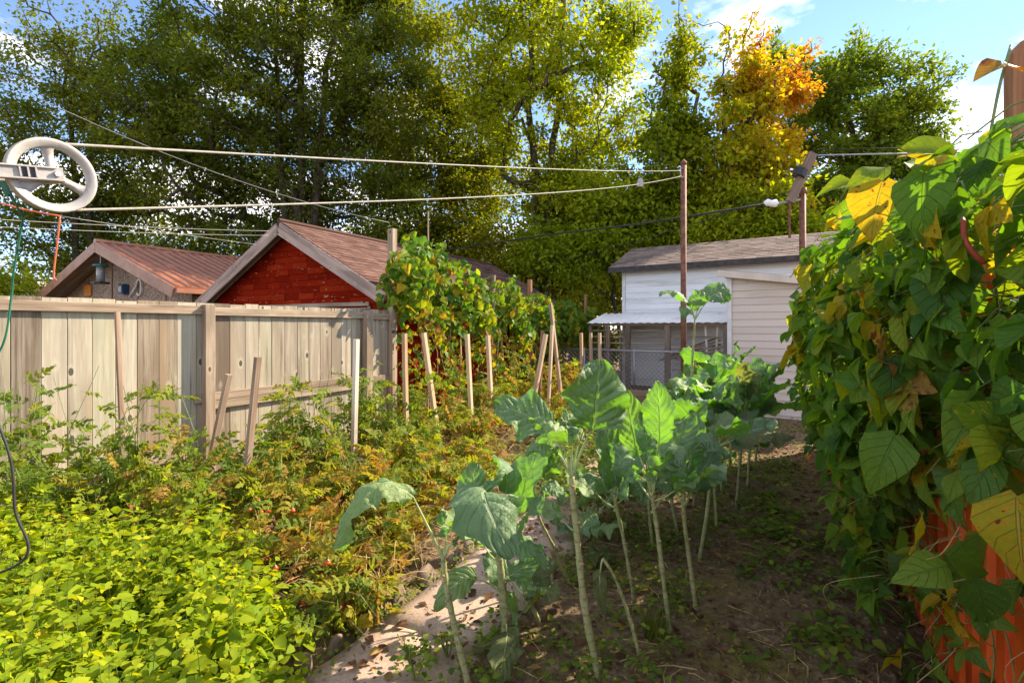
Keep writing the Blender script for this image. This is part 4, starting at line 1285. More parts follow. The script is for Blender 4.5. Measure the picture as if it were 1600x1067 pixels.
for k in range(26):
    Y = r.uniform(1.0, 3.2); p = Vector((rf_x(Y), Y, r.uniform(.15, 1.1))) + RN * r.uniform(.08, .35)
    q = p + RN * r.uniform(-.1, .25) + Vector((r.normal() * .08, r.normal() * .08, -r.uniform(.1, .35)))
    tend.tube(curve([p, p.lerp(q, .5) + Vector(tuple(r.normal(size=3) * .06)), q], 5), .0012, 4, cap=False)
tag(obj('tendrils', tend, M['dry_stem'], bean), kind='stuff')
pd = curve([at(1505, 340, 1.15), at(1508, 375, 1.13), at(1525, 400, 1.12), at(1540, 412, 1.12)], 5)
obj('pod', MB().tube(pd, [.002] + [.006] * (len(pd) - 2) + [.002], 6), M['pod'], bean, None, True)
for px, py, Y in ((1262, 712, 2.9), (1348, 735, 2.0), (1340, 758, 2.0), (1375, 575, 1.6), (1300, 560, 2.4)):
    c0 = at(px, py, Y); fl = MB()
    for a in range(4): fl.tube([c0, c0 + Vector((math.cos(a * 1.6), -.3, math.sin(a * 1.6))) * .012, c0 + Vector((math.cos(a * 1.6), -.3, math.sin(a * 1.6))) * .022], [.002, .007, .001], 5)
    obj('flower', fl, M['orange_sign'], bean, None, True)

# ================================================================== BEANS ON THE MIDDLE TRELLIS
tb = thing('trellis_beans', TR0 + TRD * 2, 'yellowing climbing beans on the trellis beside the red garage wall', 'bean vine')
leafs = []; pet = MB()
while len(leafs) < 5200:
    t = -.22 + 9.0 * r.random() ** 1.15; ztop = np.interp(t, [0, .25, 1, 2.6, 5.3, 8.8], [2.75, 3.0, 2.85, 2.45, 2.2, 2.0]) + .10 * math.sin(t * 4) + .16 * math.sin(t * 7.3 + 1) * (t > .8) + .10 * math.sin(t * 17)
    z = .1 + (ztop - .1) * r.random() ** .7
    if t < .35 and z < 1.75 and r.random() < .85: continue
    if z < 1.5 and r.random() < (.55 if t < 3.6 else .35): continue
    if z > 1.4 and math.sin(t * 5.1 + z * 3.7) + math.sin(z * 6.1 - t * 3.3) < -1.05 and r.random() < .8: continue
    d = (r.uniform(-.16, .20) + .10 * math.sin(t * 4.3 + z * 2.9)) * (1.35 if z > 1.4 else .8) + (.12 if t < .3 else 0)
    p = np.array(TR0 + TRD * t) + np.array(EX) * d + np.array((0, 0, z))
    nrm = np.array(EX) * .8 - np.array(AX) * .6 + np.array((0, 0, r.uniform(0, .9))) + r.normal(size=3) * .5
    nrm /= np.linalg.norm(nrm)
    dn = np.array((0, 0, -1.0)) + r.normal(size=3) * .45; dn -= nrm * dn.dot(nrm)
    q = r.random(); hi = z / ztop
    if hi > .6: mk = 'bean_green' if q < .46 else 'bean_lime' if q < .88 else 'bean_yellow' if q < .97 else 'bean_brown'
    else: mk = 'bean_green' if q < .20 else 'bean_lime' if q < .55 else 'bean_yellow' if q < .80 else 'bean_brown'
    s_ = r.uniform(.09, .17) * (1.1 if hi > .6 else .85)
    leafs.append((p, dn, nrm, s_, mk))
build_leaves(tb, leafs, 300)
for k in range(40):
    t = r.uniform(.1, 8.6); ztop = np.interp(t, [0, .25, 1, 2.6, 5.3, 8.8], [2.75, 3.0, 2.85, 2.45, 2.2, 2.0])
    p = TR0 + TRD * t + EX * r.uniform(-.1, .1)
    pts = [p - UP * .02] + [p + TRD * (.1 * math.sin(z * 3 + k)) + EX * (.06 * math.sin(z * 4 + k * 2)) + UP * z for z in np.linspace(.3, ztop, 7)]
    obj('vine_stem', MB().tube(pts, .008, 4), M['dry_stem'], tb)

# ================================================================== COLLARD PLANTS
def blade(base, tip, ctrl, hw, nrm, fold=0.0, ruffle=.018, seed=0, nu=18, nv=28, lobes=True):
    """a collard leaf: midrib from base through ctrl to tip, half width hw, upper side towards nrm"""
    rr = np.random.default_rng(seed)
    b, c, t = np.array(base, float), np.array(ctrl, float), np.array(tip, float)
    n0 = np.array(nrm, float); n0 /= np.linalg.norm(n0)
    f1, f2, p1, p2 = rr.uniform(9, 13), rr.uniform(17, 24), rr.uniform(0, 6), rr.uniform(0, 6)
    V = []; A = []
    for j in range(nv + 1):
        v = j / nv
        m = (1 - v) ** 2 * b + 2 * v * (1 - v) * c + v * v * t
        tg = 2 * (1 - v) * (c - b) + 2 * v * (t - c); tg /= np.linalg.norm(tg)
        s_ = np.cross(tg, n0); s_ /= np.linalg.norm(s_) + 1e-9
        n_ = np.cross(s_, tg)
        wv = hw * (math.sin(PI * (v ** .80) * .93 + .12) ** .75) * (1.05 - .12 * v)
        if v > .999: wv = hw * .10
        for i in range(nu + 1):
            u = i / nu * 2 - 1
            ed = 1 + (.11 * math.sin(f1 * v + p1 * (1 if u > 0 else 1.7)) + .07 * math.sin(f2 * v + p2 + u)) * (abs(u) ** 2 if lobes else 0)
            x = u * wv * ed
            z = -fold * (u * u) * wv + ruffle * (abs(u) ** 2.2) * math.sin(f1 * v * 1.1 + p2 + (1.4 if u > 0 else 0)) + ruffle * .35 * (abs(u)) * math.sin(f2 * v + p1)
            xs = x * (1 - .25 * abs(fold) * abs(u))
            pk = abs(math.sin(PI * (7 * v - 2.2 * abs(u))))      # blade puckers up between the side veins
            z += ruffle * .75 * (pk ** .6 - .6) * min(1, abs(u) * 4) + ruffle * .25 * math.sin(31 * v + 17 * u + p1) * math.sin(23 * u + 9 * v + p2)
            V.append(m + s_ * xs + n_ * z); A.append((u, v, 0))
    F = [(j * (nu + 1) + i, j * (nu + 1) + i + 1, (j + 1) * (nu + 1) + i + 1, (j + 1) * (nu + 1) + i) for j in range(nv) for i in range(nu)]
    return MB().add(V, F, A)

kseed = [0]
def extra_leaves(g, top, nleaf, rr, spread=1.0, size=1.0, low=.3):
    for k in range(nleaf):
        a = k * 2.4 + rr.uniform(-.3, .3); el = rr.uniform(.35, 1.25)
        root = top - UP * (rr.uniform(0, .10) if k < nleaf * .65 else rr.uniform(.1, low))
        d = Vector((math.cos(a) * math.cos(el), math.sin(a) * math.cos(el), math.sin(el)))
        pl = rr.uniform(.10, .20) * spread
        base = root + d * pl
        Lb = rr.uniform(.24, .38) * size
        d2 = Vector((d.x, d.y, d.z * .3 - rr.uniform(-.6, .5)))
        ctrl = base + d * Lb * .55
        tip = ctrl + d2.normalized() * Lb * .5
        nn = Vector((-d.x * .7, -d.y * .7, 1.0 - .6 * d.z)) + Vector(tuple(rr.normal(size=3) * .25))
        kseed[0] += 1
        L_ = obj('leaf', blade(base, tip, ctrl, Lb * rr.uniform(.36, .48), nn, rr.uniform(-.2, .4), .026, kseed[0], 12, 18), M['kale'] if rr.random() < .93 else M['kale_old'], g, None, True)
        pc = curve([root, root.lerp(base, .5) - UP * .01, base], 3) + [base.lerp(ctrl, .6)]
        obj('petiole', MB().tube(pc, np.linspace(.0065, .002, len(pc)), 5), M['petiole'], L_, None, True)

def collard(stem_px, radii, leaves, label, group=None, extra=0):
    """stem_px: [(px,py,Y)...] from ground up; leaves: dicts"""
    pts = [at(*q) for q in stem_px]
    pts[0].z = -.03
    g = thing('collard_plant', Vector((pts[0].x, pts[0].y, 0)), label, 'collard', group)
    cp = curve(pts, 6)
    rad = np.interp(np.linspace(0, 1, len(cp)), np.linspace(0, 1, len(radii)), radii)
    rad = rad * .92 * (1 + .13 * np.sin(np.arange(len(cp)) * 2.1)) * (1 + RNG.uniform(-.10, .10, len(cp)))
    st = obj('stem', MB().tube(cp, rad, 9), M['kale_stem'], g, None, True)
    for k in range(max(4, len(cp) // 2)):     # leaf scars
        i = random.randint(2, len(cp) - 2); a = random.random() * 6.28
        d = Vector((math.cos(a), math.sin(a), .25)); c0 = cp[i]
        obj('leaf_scar', MB().tube([c0 + d * rad[i] * .6, c0 + d * (rad[i] + .004), c0 + d * (rad[i] + .009)], [rad[i] * .55, rad[i] * .5, rad[i] * .3], 6), M['scar'], st, None, True)
    for lf in leaves:
        kseed[0] += 1
        base, tip = at(*lf['b']), at(*lf['t'])
        ctrl = at(*lf['c']) if 'c' in lf else base.lerp(tip, .5) + Vector(lf.get('n', (0, -1, .3))).normalized() * lf.get('arch', .03)
        root = at(*lf['r']) if 'r' in lf else pts[-1]
        pm = root.lerp(base, .55) + Vector(lf.get('bow', (0, 0, .015)))
        pc = curve([root, pm, base], 5)
        pc += [((1 - v) ** 2) * base + 2 * v * (1 - v) * ctrl + v * v * tip for v in (.2, .4, .6)]
        pr = np.interp(np.linspace(0, 1, len(pc)), [0, .5, .75, 1], [.0068, .0046, .0030, .0010]) * lf.get('pw', 1.0)
        L_ = obj('leaf', blade(base, tip, ctrl, lf['w'], lf.get('n', (0, -1, .3)), lf.get('fold', .15), lf.get('ruf', .018), kseed[0]), M[lf.get('m', 'kale')], g, None, True)
        obj('petiole', MB().tube(pc, pr, 6), M['petiole'], L_, None, True)
    if extra: extra_leaves(g, pts[-1], extra, np.random.default_rng(77 + kseed[0]), .8, .8, .12)
    return g

collard([(746, 1112, 2.1), (722, 1030, 2.1), (704, 950, 2.1), (696, 905, 2.1), (692, 868, 2.1)], [.013, .014, .012, .012], [
    dict(r=(692, 870, 2.1), b=(645, 775, 2.1), c=(560, 705, 2.08), t=(522, 858, 2.02), w=.115, n=(-.25, -.15, 1), fold=.55, ruf=.026, bow=(0, 0, .0)),
    dict(r=(694, 868, 2.1), b=(697, 838, 2.1), c=(694, 818, 2.1), t=(690, 795, 2.1), w=.028, n=(-.6, -.8, .1), fold=-.3),
    dict(r=(695, 868, 2.1), b=(708, 850, 2.1), t=(716, 838, 2.12), w=.012, n=(0, -1, .1)),
], 'collard stalk with one long leaf arching left and drooping over the path')
collard([(793, 1016, 2.5), (788, 960, 2.5), (783, 900, 2.5), (778, 850, 2.5)], [.020, .022, .020, .016], [
    dict(b=(760, 770, 2.42), c=(740, 752, 2.28), t=(800, 872, 2.18), w=.18, n=(.05, -.62, .85), fold=.30, ruf=.022),
    dict(b=(752, 790, 2.55), c=(735, 770, 2.52), t=(742, 722, 2.6), w=.10, n=(-.2, -1, .3), fold=-.15),
    dict(b=(790, 770, 2.6), c=(800, 735, 2.6), t=(770, 716, 2.5), w=.105, n=(.1, -.55, .9), fold=.4, m='kale'),
    dict(b=(812, 800, 2.6), c=(818, 740, 2.62), t=(858, 688, 2.66), w=.105, n=(-.75, -.7, .1), fold=-.2),
    dict(b=(800, 860, 2.5), c=(815, 830, 2.45), t=(858, 882, 2.42), w=.075, n=(.1, -.5, .9), fold=.4),
    dict(r=(788, 930, 2.5), b=(745, 905, 2.45), c=(715, 890, 2.42), t=(680, 955, 2.36), w=.075, n=(.1, -.7, .75), fold=.3),
    dict(r=(790, 975, 2.5), b=(792, 985, 2.42), c=(795, 1000, 2.3), t=(775, 1072, 2.2), w=.08, n=(0, -1, .35), fold=.15, m='kale_old'),
    dict(b=(795, 900, 2.46), c=(835, 880, 2.5), t=(845, 850, 2.5), w=.05, n=(-.2, -.8, .4)),
], 'stout collard with a broad grey green leaf flopping over its crown beside the path', extra=2)
collard([(938, 1060, 2.3), (914, 950, 2.3), (903, 850, 2.3), (897, 790, 2.3), (893, 745, 2.3)], [.018, .0185, .017, .016, .015], [
    dict(b=(924, 672, 2.32), c=(936, 620, 2.28), t=(936, 562, 2.34), w=.172, n=(.40, -.85, .42), fold=-.10, ruf=.030, pw=1.15),
    dict(b=(860, 668, 2.40), c=(820, 645, 2.44), t=(772, 628, 2.46), w=.115, n=(-.35, -.75, .75), fold=-.10, ruf=.024),
    dict(b=(893, 690, 2.3), c=(865, 640, 2.2), t=(828, 660, 2.16), w=.085, n=(-.1, -.1, 1), fold=.5, ruf=.02),
    dict(b=(868, 705, 2.3), c=(845, 680, 2.22), t=(822, 712, 2.18), w=.06, n=(-.3, -.3, 1), fold=.5),
    dict(b=(878, 690, 2.34), c=(885, 668, 2.4), t=(900, 655, 2.44), w=.06, n=(-.2, -.9, .5), fold=-.2),
    dict(b=(905, 690, 2.36), c=(900, 660, 2.42), t=(880, 640, 2.5), w=.05, n=(.3, -.9, .4)),
], 'tall pale stemmed collard topped by one huge upright crinkled leaf')
collard([(1002, 1030, 2.45), (985, 970, 2.45), (962, 905, 2.45), (942, 872, 2.45)], [.010, .009, .007], [
    dict(r=(943, 873, 2.45), b=(938, 890, 2.44), c=(934, 915, 2.42), t=(944, 960, 2.40), w=.04, n=(-.2, -1, .1), fold=.5, m='kale_old'),
], 'thin bent collard stalk carrying a single hanging wilted leaf')
collard([(992, 939, 2.95), (978, 860, 2.95), (965, 800, 2.95), (960, 768, 2.95)], [.012, .012, .011], [
    dict(b=(960, 760, 2.95), c=(962, 710, 2.9), t=(936, 645, 2.98), w=.13, n=(.25, -.9, .35), fold=-.35, ruf=.03),
    dict(b=(975, 745, 2.98), c=(992, 700, 3.0), t=(998, 655, 3.05), w=.10, n=(-.5, -.85, .2), fold=-.1),
    dict(b=(950, 770, 2.95), c=(930, 735, 2.95), t=(905, 745, 2.9), w=.07, n=(-.2, -.3, 1), fold=.3),
    dict(b=(985, 770, 2.9), c=(1000, 745, 2.85), t=(1005, 790, 2.8), w=.065, n=(.2, -.6, .7), fold=.3),
], 'collard with a dark folded upright leaf in the middle of the row', extra=4)
collard([(1048, 987, 2.65), (1036, 900, 2.65), (1026, 820, 2.65), (1018, 768, 2.65)], [.013, .0135, .013], [
    dict(b=(1030, 690, 2.62), c=(1034, 645, 2.58), t=(1026, 595, 2.62), w=.105, n=(-.75, -.6, .15), fold=-.15, ruf=.024, pw=1.2),
    dict(b=(996, 705, 2.75), c=(985, 660, 2.75), t=(980, 610, 2.8), w=.085, n=(-.2, -.95, .2), fold=.1, ruf=.02),
    dict(b=(1002, 735, 2.6), c=(985, 700, 2.55), t=(975, 735, 2.5), w=.07, n=(-.3, -.4, .9), fold=.3),
    dict(b=(1035, 735, 2.6), c=(1055, 690, 2.6), t=(1068, 735, 2.5), w=.085, n=(.1, -.75, .7), fold=.25),
    dict(b=(1045, 725, 2.7), c=(1060, 680, 2.75), t=(1085, 650, 2.8), w=.09, n=(-.5, -.8, .4), fold=-.1),
    dict(b=(1010, 720, 2.7), c=(1015, 690, 2.7), t=(1000, 640, 2.75), w=.06, n=(.2, -.9, .2)),
], 'collard with a tall blade seen edge on and pale midrib', extra=4)
collard([(1089, 954, 2.85), (1078, 880, 2.85), (1069, 810, 2.85), (1068, 770, 2.85)], [.014, .0135, .013], [
    dict(b=(1080, 715, 2.85), c=(1100, 660, 2.8), t=(1132, 712, 2.75), w=.095, n=(.05, -.6, .9), fold=.4, ruf=.02),
    dict(b=(1052, 775, 2.8), c=(1038, 745, 2.75), t=(1022, 765, 2.7), w=.07, n=(-.1, -.6, .8), fold=.2),
    dict(b=(1060, 730, 2.9), c=(1052, 690, 2.95), t=(1040, 655, 3.0), w=.085, n=(-.3, -.9, .3), fold=-.1),
    dict(b=(1078, 730, 2.95), c=(1088, 690, 3.0), t=(1080, 640, 3.05), w=.085, n=(-.4, -.8, .4), fold=.0),
], 'collard with a bluish leaf drooping right over the shaded soil', extra=4)
collard([(893, 912, 3.15), (868, 860, 3.1), (845, 815, 3.05), (835, 785, 3.0)], [.011, .010, .009], [
    dict(b=(838, 745, 3.0), c=(842, 710, 3.0), t=(858, 672, 3.05), w=.09, n=(-.5, -.8, .3), fold=-.1),
    dict(b=(825, 755, 3.0), c=(800, 730, 2.95), t=(790, 765, 2.9), w=.07, n=(-.2, -.4, .9), fold=.3),
    dict(b=(845, 765, 2.95), c=(868, 745, 2.9), t=(878, 790, 2.85), w=.06, n=(.2, -.5, .8), fold=.3),
], 'leaning collard stalk bent left over the path', extra=2)

def random_collard(px, Y, h, label, group, nleaf=8, spread=1.0, lean=0.0, bare=.68, size=1.0):
    b = gnd(px, Y); kseed[0] += 1
    rr = np.random.default_rng(500 + kseed[0])
    top = b + Vector((lean + rr.normal() * .05, rr.normal() * .05, h * bare))
    g = thing('collard_plant', b, label, 'collard', group)
    mid = b.lerp(top, .5) + Vector((rr.normal() * .03, rr.normal() * .03, 0))
    cp = curve([b - UP * .03, mid, top], 7)
    obj('stem', MB().tube(cp, np.linspace(.014, .011, len(cp)) * (1 + .1 * np.sin(np.arange(len(cp)) * 2.2)), 8), M['kale_stem'], g, None, True)
    extra_leaves(g, top, nleaf, rr, spread, size)
    return g
FARL = 'leafy collard in the crowded cluster at the far end of the row'
for px, Y, h, nl in ((1092, 3.5, 1.12, 8), (1060, 3.9, 1.08, 8), (1120, 4.05, 1.2, 9), (1150, 4.5, 1.22, 9), (1128, 4.9, 1.30, 10), (1168, 5.1, 1.22, 9), (1105, 5.3, 1.35, 9), (1140, 5.7, 1.40, 10), (1180, 5.8, 1.05, 7), (1020, 3.7, .92, 7), (1085, 4.5, 1.15, 8)):
    random_collard(px, Y, h * 1.07, FARL, 'collards at the far end of the row', nl + 2)
# the tallest plant, in front of the pole
b = gnd(1080, 4.7)
collard([(1076, 512 + 1260 / 4.7, 4.7), (1079, 640, 4.7), (1082, 560, 4.7), (1086, 500, 4.7)], [.014, .012, .011, .010], [
    dict(b=(1078, 478, 4.68), c=(1058, 440, 4.65), t=(1030, 462, 4.6), w=.11, n=(-.1, -.25, 1), fold=.35),
    dict(b=(1106, 470, 4.72), c=(1125, 445, 4.75), t=(1140, 470, 4.8), w=.12, n=(-.3, -.85, .4), fold=.0),
    dict(b=(1090, 485, 4.7), c=(1086, 465, 4.66), t=(1098, 452, 4.7), w=.09, n=(-.1, -.6, .8), fold=.2),
    dict(b=(1080, 490, 4.7), c=(1070, 470, 4.62), t=(1068, 500, 4.58), w=.06, n=(-.1, -.6, .8), fold=.3),
], 'tallest collard with a bare stalk and leaves at its top before the rusty pole')
# small offshoots near the path
for px, Y, h, nl, sz in ((845, 2.75, .42, 6, .7), (905, 3.5, .5, 6, .7), (930, 3.9, .55, 6, .75)):
    random_collard(px, Y, h, 'low young collard growing beside the concrete path', 'young collards by the path', nl, .7, 0, .45, sz)

# ================================================================== TOMATO PLANTS
def tomato_plant(X, Y, h, spread, nleaf, label, group, dry=.0, fruits=(), shoots=0, stems=6):
    kseed[0] += 1; rr = np.random.default_rng(900 + kseed[0])
    b = Vector((X, Y, 0))
    g = thing('tomato_plant', b, label, 'tomato plant', group)
    P = []; D = []; sm = MB(); tops = []
    for k in range(stems):
        a = rr.uniform(0, 6.28); sp = spread * rr.uniform(.3, 1.0); hh = h * rr.uniform(.45, 1.25)
        c1 = b + Vector((math.cos(a) * sp * .3, math.sin(a) * sp * .3, hh * .7)); c2 = b + Vector((math.cos(a) * sp, math.sin(a) * sp, hh * rr.uniform(.55, 1.0)))
        cp = curve([b - UP * .02, c1, c2], 6)
        sm.tube(cp, np.linspace(.006, .0025, len(cp)), 5)
        tops.append(cp)
    for k in range(shoots):
        a = rr.uniform(0, 6.28)
        cp = curve([b, b + Vector((rr.normal() * .06, rr.normal() * .06, h * .8)), b + Vector((rr.normal() * .12, rr.normal() * .12, max(h * rr.uniform(1.2, 1.55), rr.uniform(.80, 1.28) if shoots > 1 else 0)))], 6)
        sm.tube(cp, np.linspace(.005, .0018, len(cp)), 5); tops.append(cp)
    for k in range(int(nleaf * 1.7)):
        cp = tops[rr.integers(len(tops))]; i = int(rr.uniform(.2, 1) * (len(cp) - 1))
        P.append(np.array(cp[i]) + rr.normal(size=3) * .05)
        a = rr.uniform(0, 6.28); D.append(np.array((math.cos(a), math.sin(a), rr.uniform(-.95, .75))))
    st = obj('stems', sm, M['dry_stem'] if dry > .5 else M['stem'], g)
    P = np.array(P); D = np.array(D)
    N_ = np.array((0, 0, .8)) + rr.normal(size=P.shape) * .75
    sz = rr.uniform(.07, .22, len(P)) * (1 - .25 * dry)
    fm = MB(); mm = frames(D, N_, sz)
    low = 1 - np.clip(P[:, 2] / max(h, .1), 0, 1)
    rd = np.clip(rr.random(len(P)) * .65 + .35 * low + dry * .25 - .05, 0, 1)
    isdry = rr.random(len(P)) < dry
    for k in range(5):
        for mi in (0, 1):
            sel = (np.arange(len(P)) % 5 == k) & (isdry == bool(mi))
            if sel.any(): fm.scatter(*TOM_T[k], P[sel], mm[sel], rd[sel], mi)
    tag(obj('foliage', fm, [M['tomato_leaf'], M['tomato_dry']], g), kind='stuff')
    for (px, py, Yf) in fruits:
        c0 = at(px, py, Yf); fr = MB(); rad = .018 * rr.uniform(.8, 1.2)
        zz = [-1, -.8, -.35, .25, .75, 1]; rs = [.05, .6, .95, .98, .65, .12]
        fr.tube([c0 + UP * (z_ * rad * .9) for z_ in zz], [rad * q for q in rs], 9)
        f_ = obj('fruit', fr, M['tomato'], g, None, True)
        obj('calyx', MB().tube([c0 + UP * rad * .8, c0 + UP * rad * 1.3], [rad * .6, .002], 5), M['stem'], f_)
    return g
GT = 'tomato plants in the bed'
def tp(px, Y, h, sp, n, label, **k): tomato_plant((px - 800) / 800 * Y, Y, h, sp, n, label, GT, **k)
TL = {(40, 3.9): 'tomato plant rising behind the lemon balm near the dark looping cord', (120, 4.25): 'tomato plant before the wide fence boards beside the thin grey stick',
      (215, 4.5): 'tomato plant with tall shoots just right of the thin grey stick', (290, 4.6): 'tomato plant at the foot of the middle fence post',
      (330, 4.2): 'tomato plant at the foot of the short brown stake leaning right', (445, 5.6): 'tomato plant close under the double mid rail of the fence',
      (500, 4.9): 'green tomato plant just left of the pale almost white stake', (560, 5.9): 'tomato plant behind the pale almost white stake below the end fence post',
      (600, 5.4): 'leafy tomato plant between the pale stake and the first pine stake', (660, 5.9): 'leafy tomato plant between the two pine stakes before the tall bean vines',
      (640, 6.8): 'tomato plant against the foot of the tall grey trellis post', (700, 6.9): 'tomato plant between the tilted pine stake and the straight one',
      (300, 3.5): 'yellowing tomato plant where the lemon balm patch meets the tomato bed', (400, 3.15): 'low brown tomato plant below the ripe red tomatoes',
      (560, 3.6): 'sprawling dry tomato plant behind the arching collard leaf', (530, 3.05): 'small yellow tomato plant tucked against the edging stones',
      (825, 8.8): 'dry tomato plant at the foot of the bundle of crossed stakes', (740, 8.0): 'tomato plant at the foot of the bean trellis behind the straight pine stakes',
      (885, 10.8): 'dry tomato plant nearest the three stakes by the slat rack'}
L1 = 'bushy green tomato plant growing against the board fence'
L4 = 'green tomato plant rising out of the back edge of the lemon balm'
L2 = 'sprawling yellow brown tomato plant in the bed before the path'
L3 = 'leafy tomato plant among the pine stakes'
tp(385, 3.75, .60, .40, 120, 'drying tomato plant with ripe red fruit at the leaning grey brown stake', dry=.45, fruits=((390, 797, 3.4), (413, 812, 3.38), (446, 823, 3.35), (457, 798, 3.4), (420, 798, 3.45), (352, 842, 3.35), (408, 800, 3.4), (468, 815, 3.4), (400, 826, 3.35)))
tp(480, 3.25, .36, .45, 130, 'low dry tomato plant with a few fruits beside the edging stones', dry=.65, fruits=((474, 942, 2.75), (430, 888, 2.9), (497, 925, 2.8), (512, 880, 2.9), (455, 905, 2.85)))
for px, Y, h, sp, n, lb, dr, sh in (
    (40, 3.9, .60, .38, 80, L1, .05, 3), (120, 4.25, .52, .36, 75, L1, .05, 2), (215, 4.5, .58, .36, 85, L1, .10, 4), (290, 4.6, .56, .36, 80, L1, .15, 3), (-40, 3.5, .75, .35, 70, L1, .05, 2),
    (80, 3.6, .46, .40, 110, L4, .10, 1), (170, 3.75, .46, .42, 120, L4, .15, 1), (240, 3.9, .48, .42, 120, L4, .25, 1), (10, 3.35, .50, .38, 100, L4, .05, 2), (470, 3.75, .50, .42, 140, L2, .5, 0), (610, 3.65, .34, .34, 120, L2, .55, 0), (585, 3.3, .26, .28, 100, L2, .5, 0), (660, 4.15, .34, .34, 110, L2, .5, 0), (550, 2.75, .22, .2, 70, L2, .4, 0), (730, 4.9, .34, .3, 90, L2, .4, 0),
    (330, 4.2, .52, .40, 110, L1, .2, 1), (430, 4.7, .58, .42, 120, L1, .25, 3), (500, 4.9, .60, .42, 120, L1, .15, 3), (445, 5.6, .60, .40, 100, L1, .15, 2),
    (300, 3.5, .55, .42, 120, L2, .35, 0), (400, 3.15, .34, .42, 120, L2, .6, 0), (560, 3.6, .36, .45, 150, L2, .65, 0), (540, 4.2, .52, .45, 140, L2, .45, 0), (620, 4.2, .45, .42, 140, L2, .45, 0),
    (640, 4.9, .52, .45, 140, L2, .4, 0), (690, 4.7, .36, .40, 120, L2, .5, 0), (600, 5.4, .66, .45, 140, L3, .15, 2), (560, 5.9, .75, .42, 120, L3, .1, 2), (660, 5.9, .62, .45, 140, L3, .2, 1),
    (720, 5.6, .42, .45, 130, L2, .45, 0), (640, 6.8, .80, .45, 130, L3, .15, 1), (700, 6.9, .72, .45, 130, L3, .25, 1), (760, 6.6, .50, .45, 130, L2, .45, 0), (790, 7.6, .62, .5, 140, L2, .4, 0), (740, 8.0, .70, .5, 130, L3, .3, 1),
    (825, 8.8, .75, .5, 130, L2, .55, 0), (800, 9.8, .9, .5, 120, L2, .45, 0), (860, 9.8, .85, .5, 130, L2, .6, 0), (885, 10.8, .9, .5, 130, L2, .6, 0), (530, 3.05, .28, .3, 90, L2, .5, 0), (760, 5.3, .3, .3, 80, L2, .4, 0), (850, 6.9, .42, .42, 120, L2, .55, 0), (885, 8.0, .5, .45, 120, L2, .6, 0)):
    tp(px, Y, h, sp, n, TL.get((px, Y), lb), dry=dr, shoots=sh + (1 if n % 20 == 0 else 0))

# straw-like dead growth lying between the plants
dm = MB()
for k in range(4200):
    Y = r.uniform(2.6, 9.0); xl = path_left(Y) - .1; xr = max(-3.455 + .68 * (Y - 5.53) + .15, xl - 2.6)
    X = xl - (xl - xr) * r.random() ** 1.3
    p = Vector((X, Y, r.uniform(.0, .22))); a = r.uniform(0, 6.28); ln = r.uniform(.08, .3)
    q = p + Vector((math.cos(a) * ln, math.sin(a) * ln, r.uniform(-.1, .12)))
    dm.tube([p, p.lerp(q, .5) + Vector((0, 0, r.uniform(0, .05))), q], .0018, 3, cap=False)
tag(obj('dry_stalks', dm, M['dry_stem']), 'tangle of dry stalks lying between the tomato plants', 'dry stalks', kind='stuff')

# ================================================================== LEMON BALM PATCH
mint_poly = [(-2.2, .9), (-.70, 1.25), (-.78, 1.9), (-1.02, 2.5), (-1.45, 3.0), (-1.9, 3.3), (-2.7, 3.35), (-3.9, 3.2), (-3.4, 2.2)]
def in_poly(x, y, poly):
    c = np.zeros(len(x), bool); j = len(poly) - 1
    for i in range(len(poly)):
        xi, yi = poly[i]; xj, yj = poly[j]
        cond = ((yi > y) != (yj > y)) & (x < (xj - xi) * (y - yi) / (yj - yi + 1e-12) + xi)
        c ^= cond; j = i
    return c
n = 9000
x = r.uniform(-4.3, -.6, n); y = r.uniform(.9, 3.8, n)
k_ = in_poly(x, y, mint_poly) & (np.abs(x / y) < 1.6)
x, y = x[k_][:2300], y[k_][:2300]
hgt = .36 + .11 * smooth_noise(np.stack([x, y, 0 * x], 1), 3.2, 8) + r.normal(size=len(x)) * .085
edge = np.clip((-.70 - .55 * np.clip(y - 1.9, 0, 3) - x) / .35, .35, 1)
hgt *= edge
hgt = np.clip(hgt, .10, .55)
P = []; D = []; S = []; RD_ = []
stm = MB()
for i in range(len(x)):
    lx, ly = r.normal(size=2) * .05
    b = np.array((x[i], y[i], 0)); t_ = b + np.array((lx, ly, hgt[i]))
    if i % 2 == 0: stm.tube([b, t_], [.0022, .0014], 3, cap=False)
    nn = 5 if hgt[i] > .25 else 3
    a0 = r.uniform(0, 6.28)
    for q in range(nn):
        f = 1 - q * .16; a = a0 + q * PI / 2
        for sg_ in (0, PI):
            P.append(b + (t_ - b) * f); D.append((math.cos(a + sg_), math.sin(a + sg_), r.uniform(-.65, .35) + (.5 if q == 0 else 0)))
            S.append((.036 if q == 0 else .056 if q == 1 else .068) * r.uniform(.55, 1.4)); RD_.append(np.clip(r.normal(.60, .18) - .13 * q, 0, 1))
P = np.array(P); D = np.array(D); S = np.array(S)
mm = frames(D, np.array((0, 0, 1.0)) + r.normal(size=P.shape) * .55, S)
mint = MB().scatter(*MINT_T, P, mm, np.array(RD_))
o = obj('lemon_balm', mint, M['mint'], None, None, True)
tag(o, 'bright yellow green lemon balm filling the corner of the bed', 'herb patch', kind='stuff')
tag(obj('stems', stm, M['stem'], o), kind='stuff')

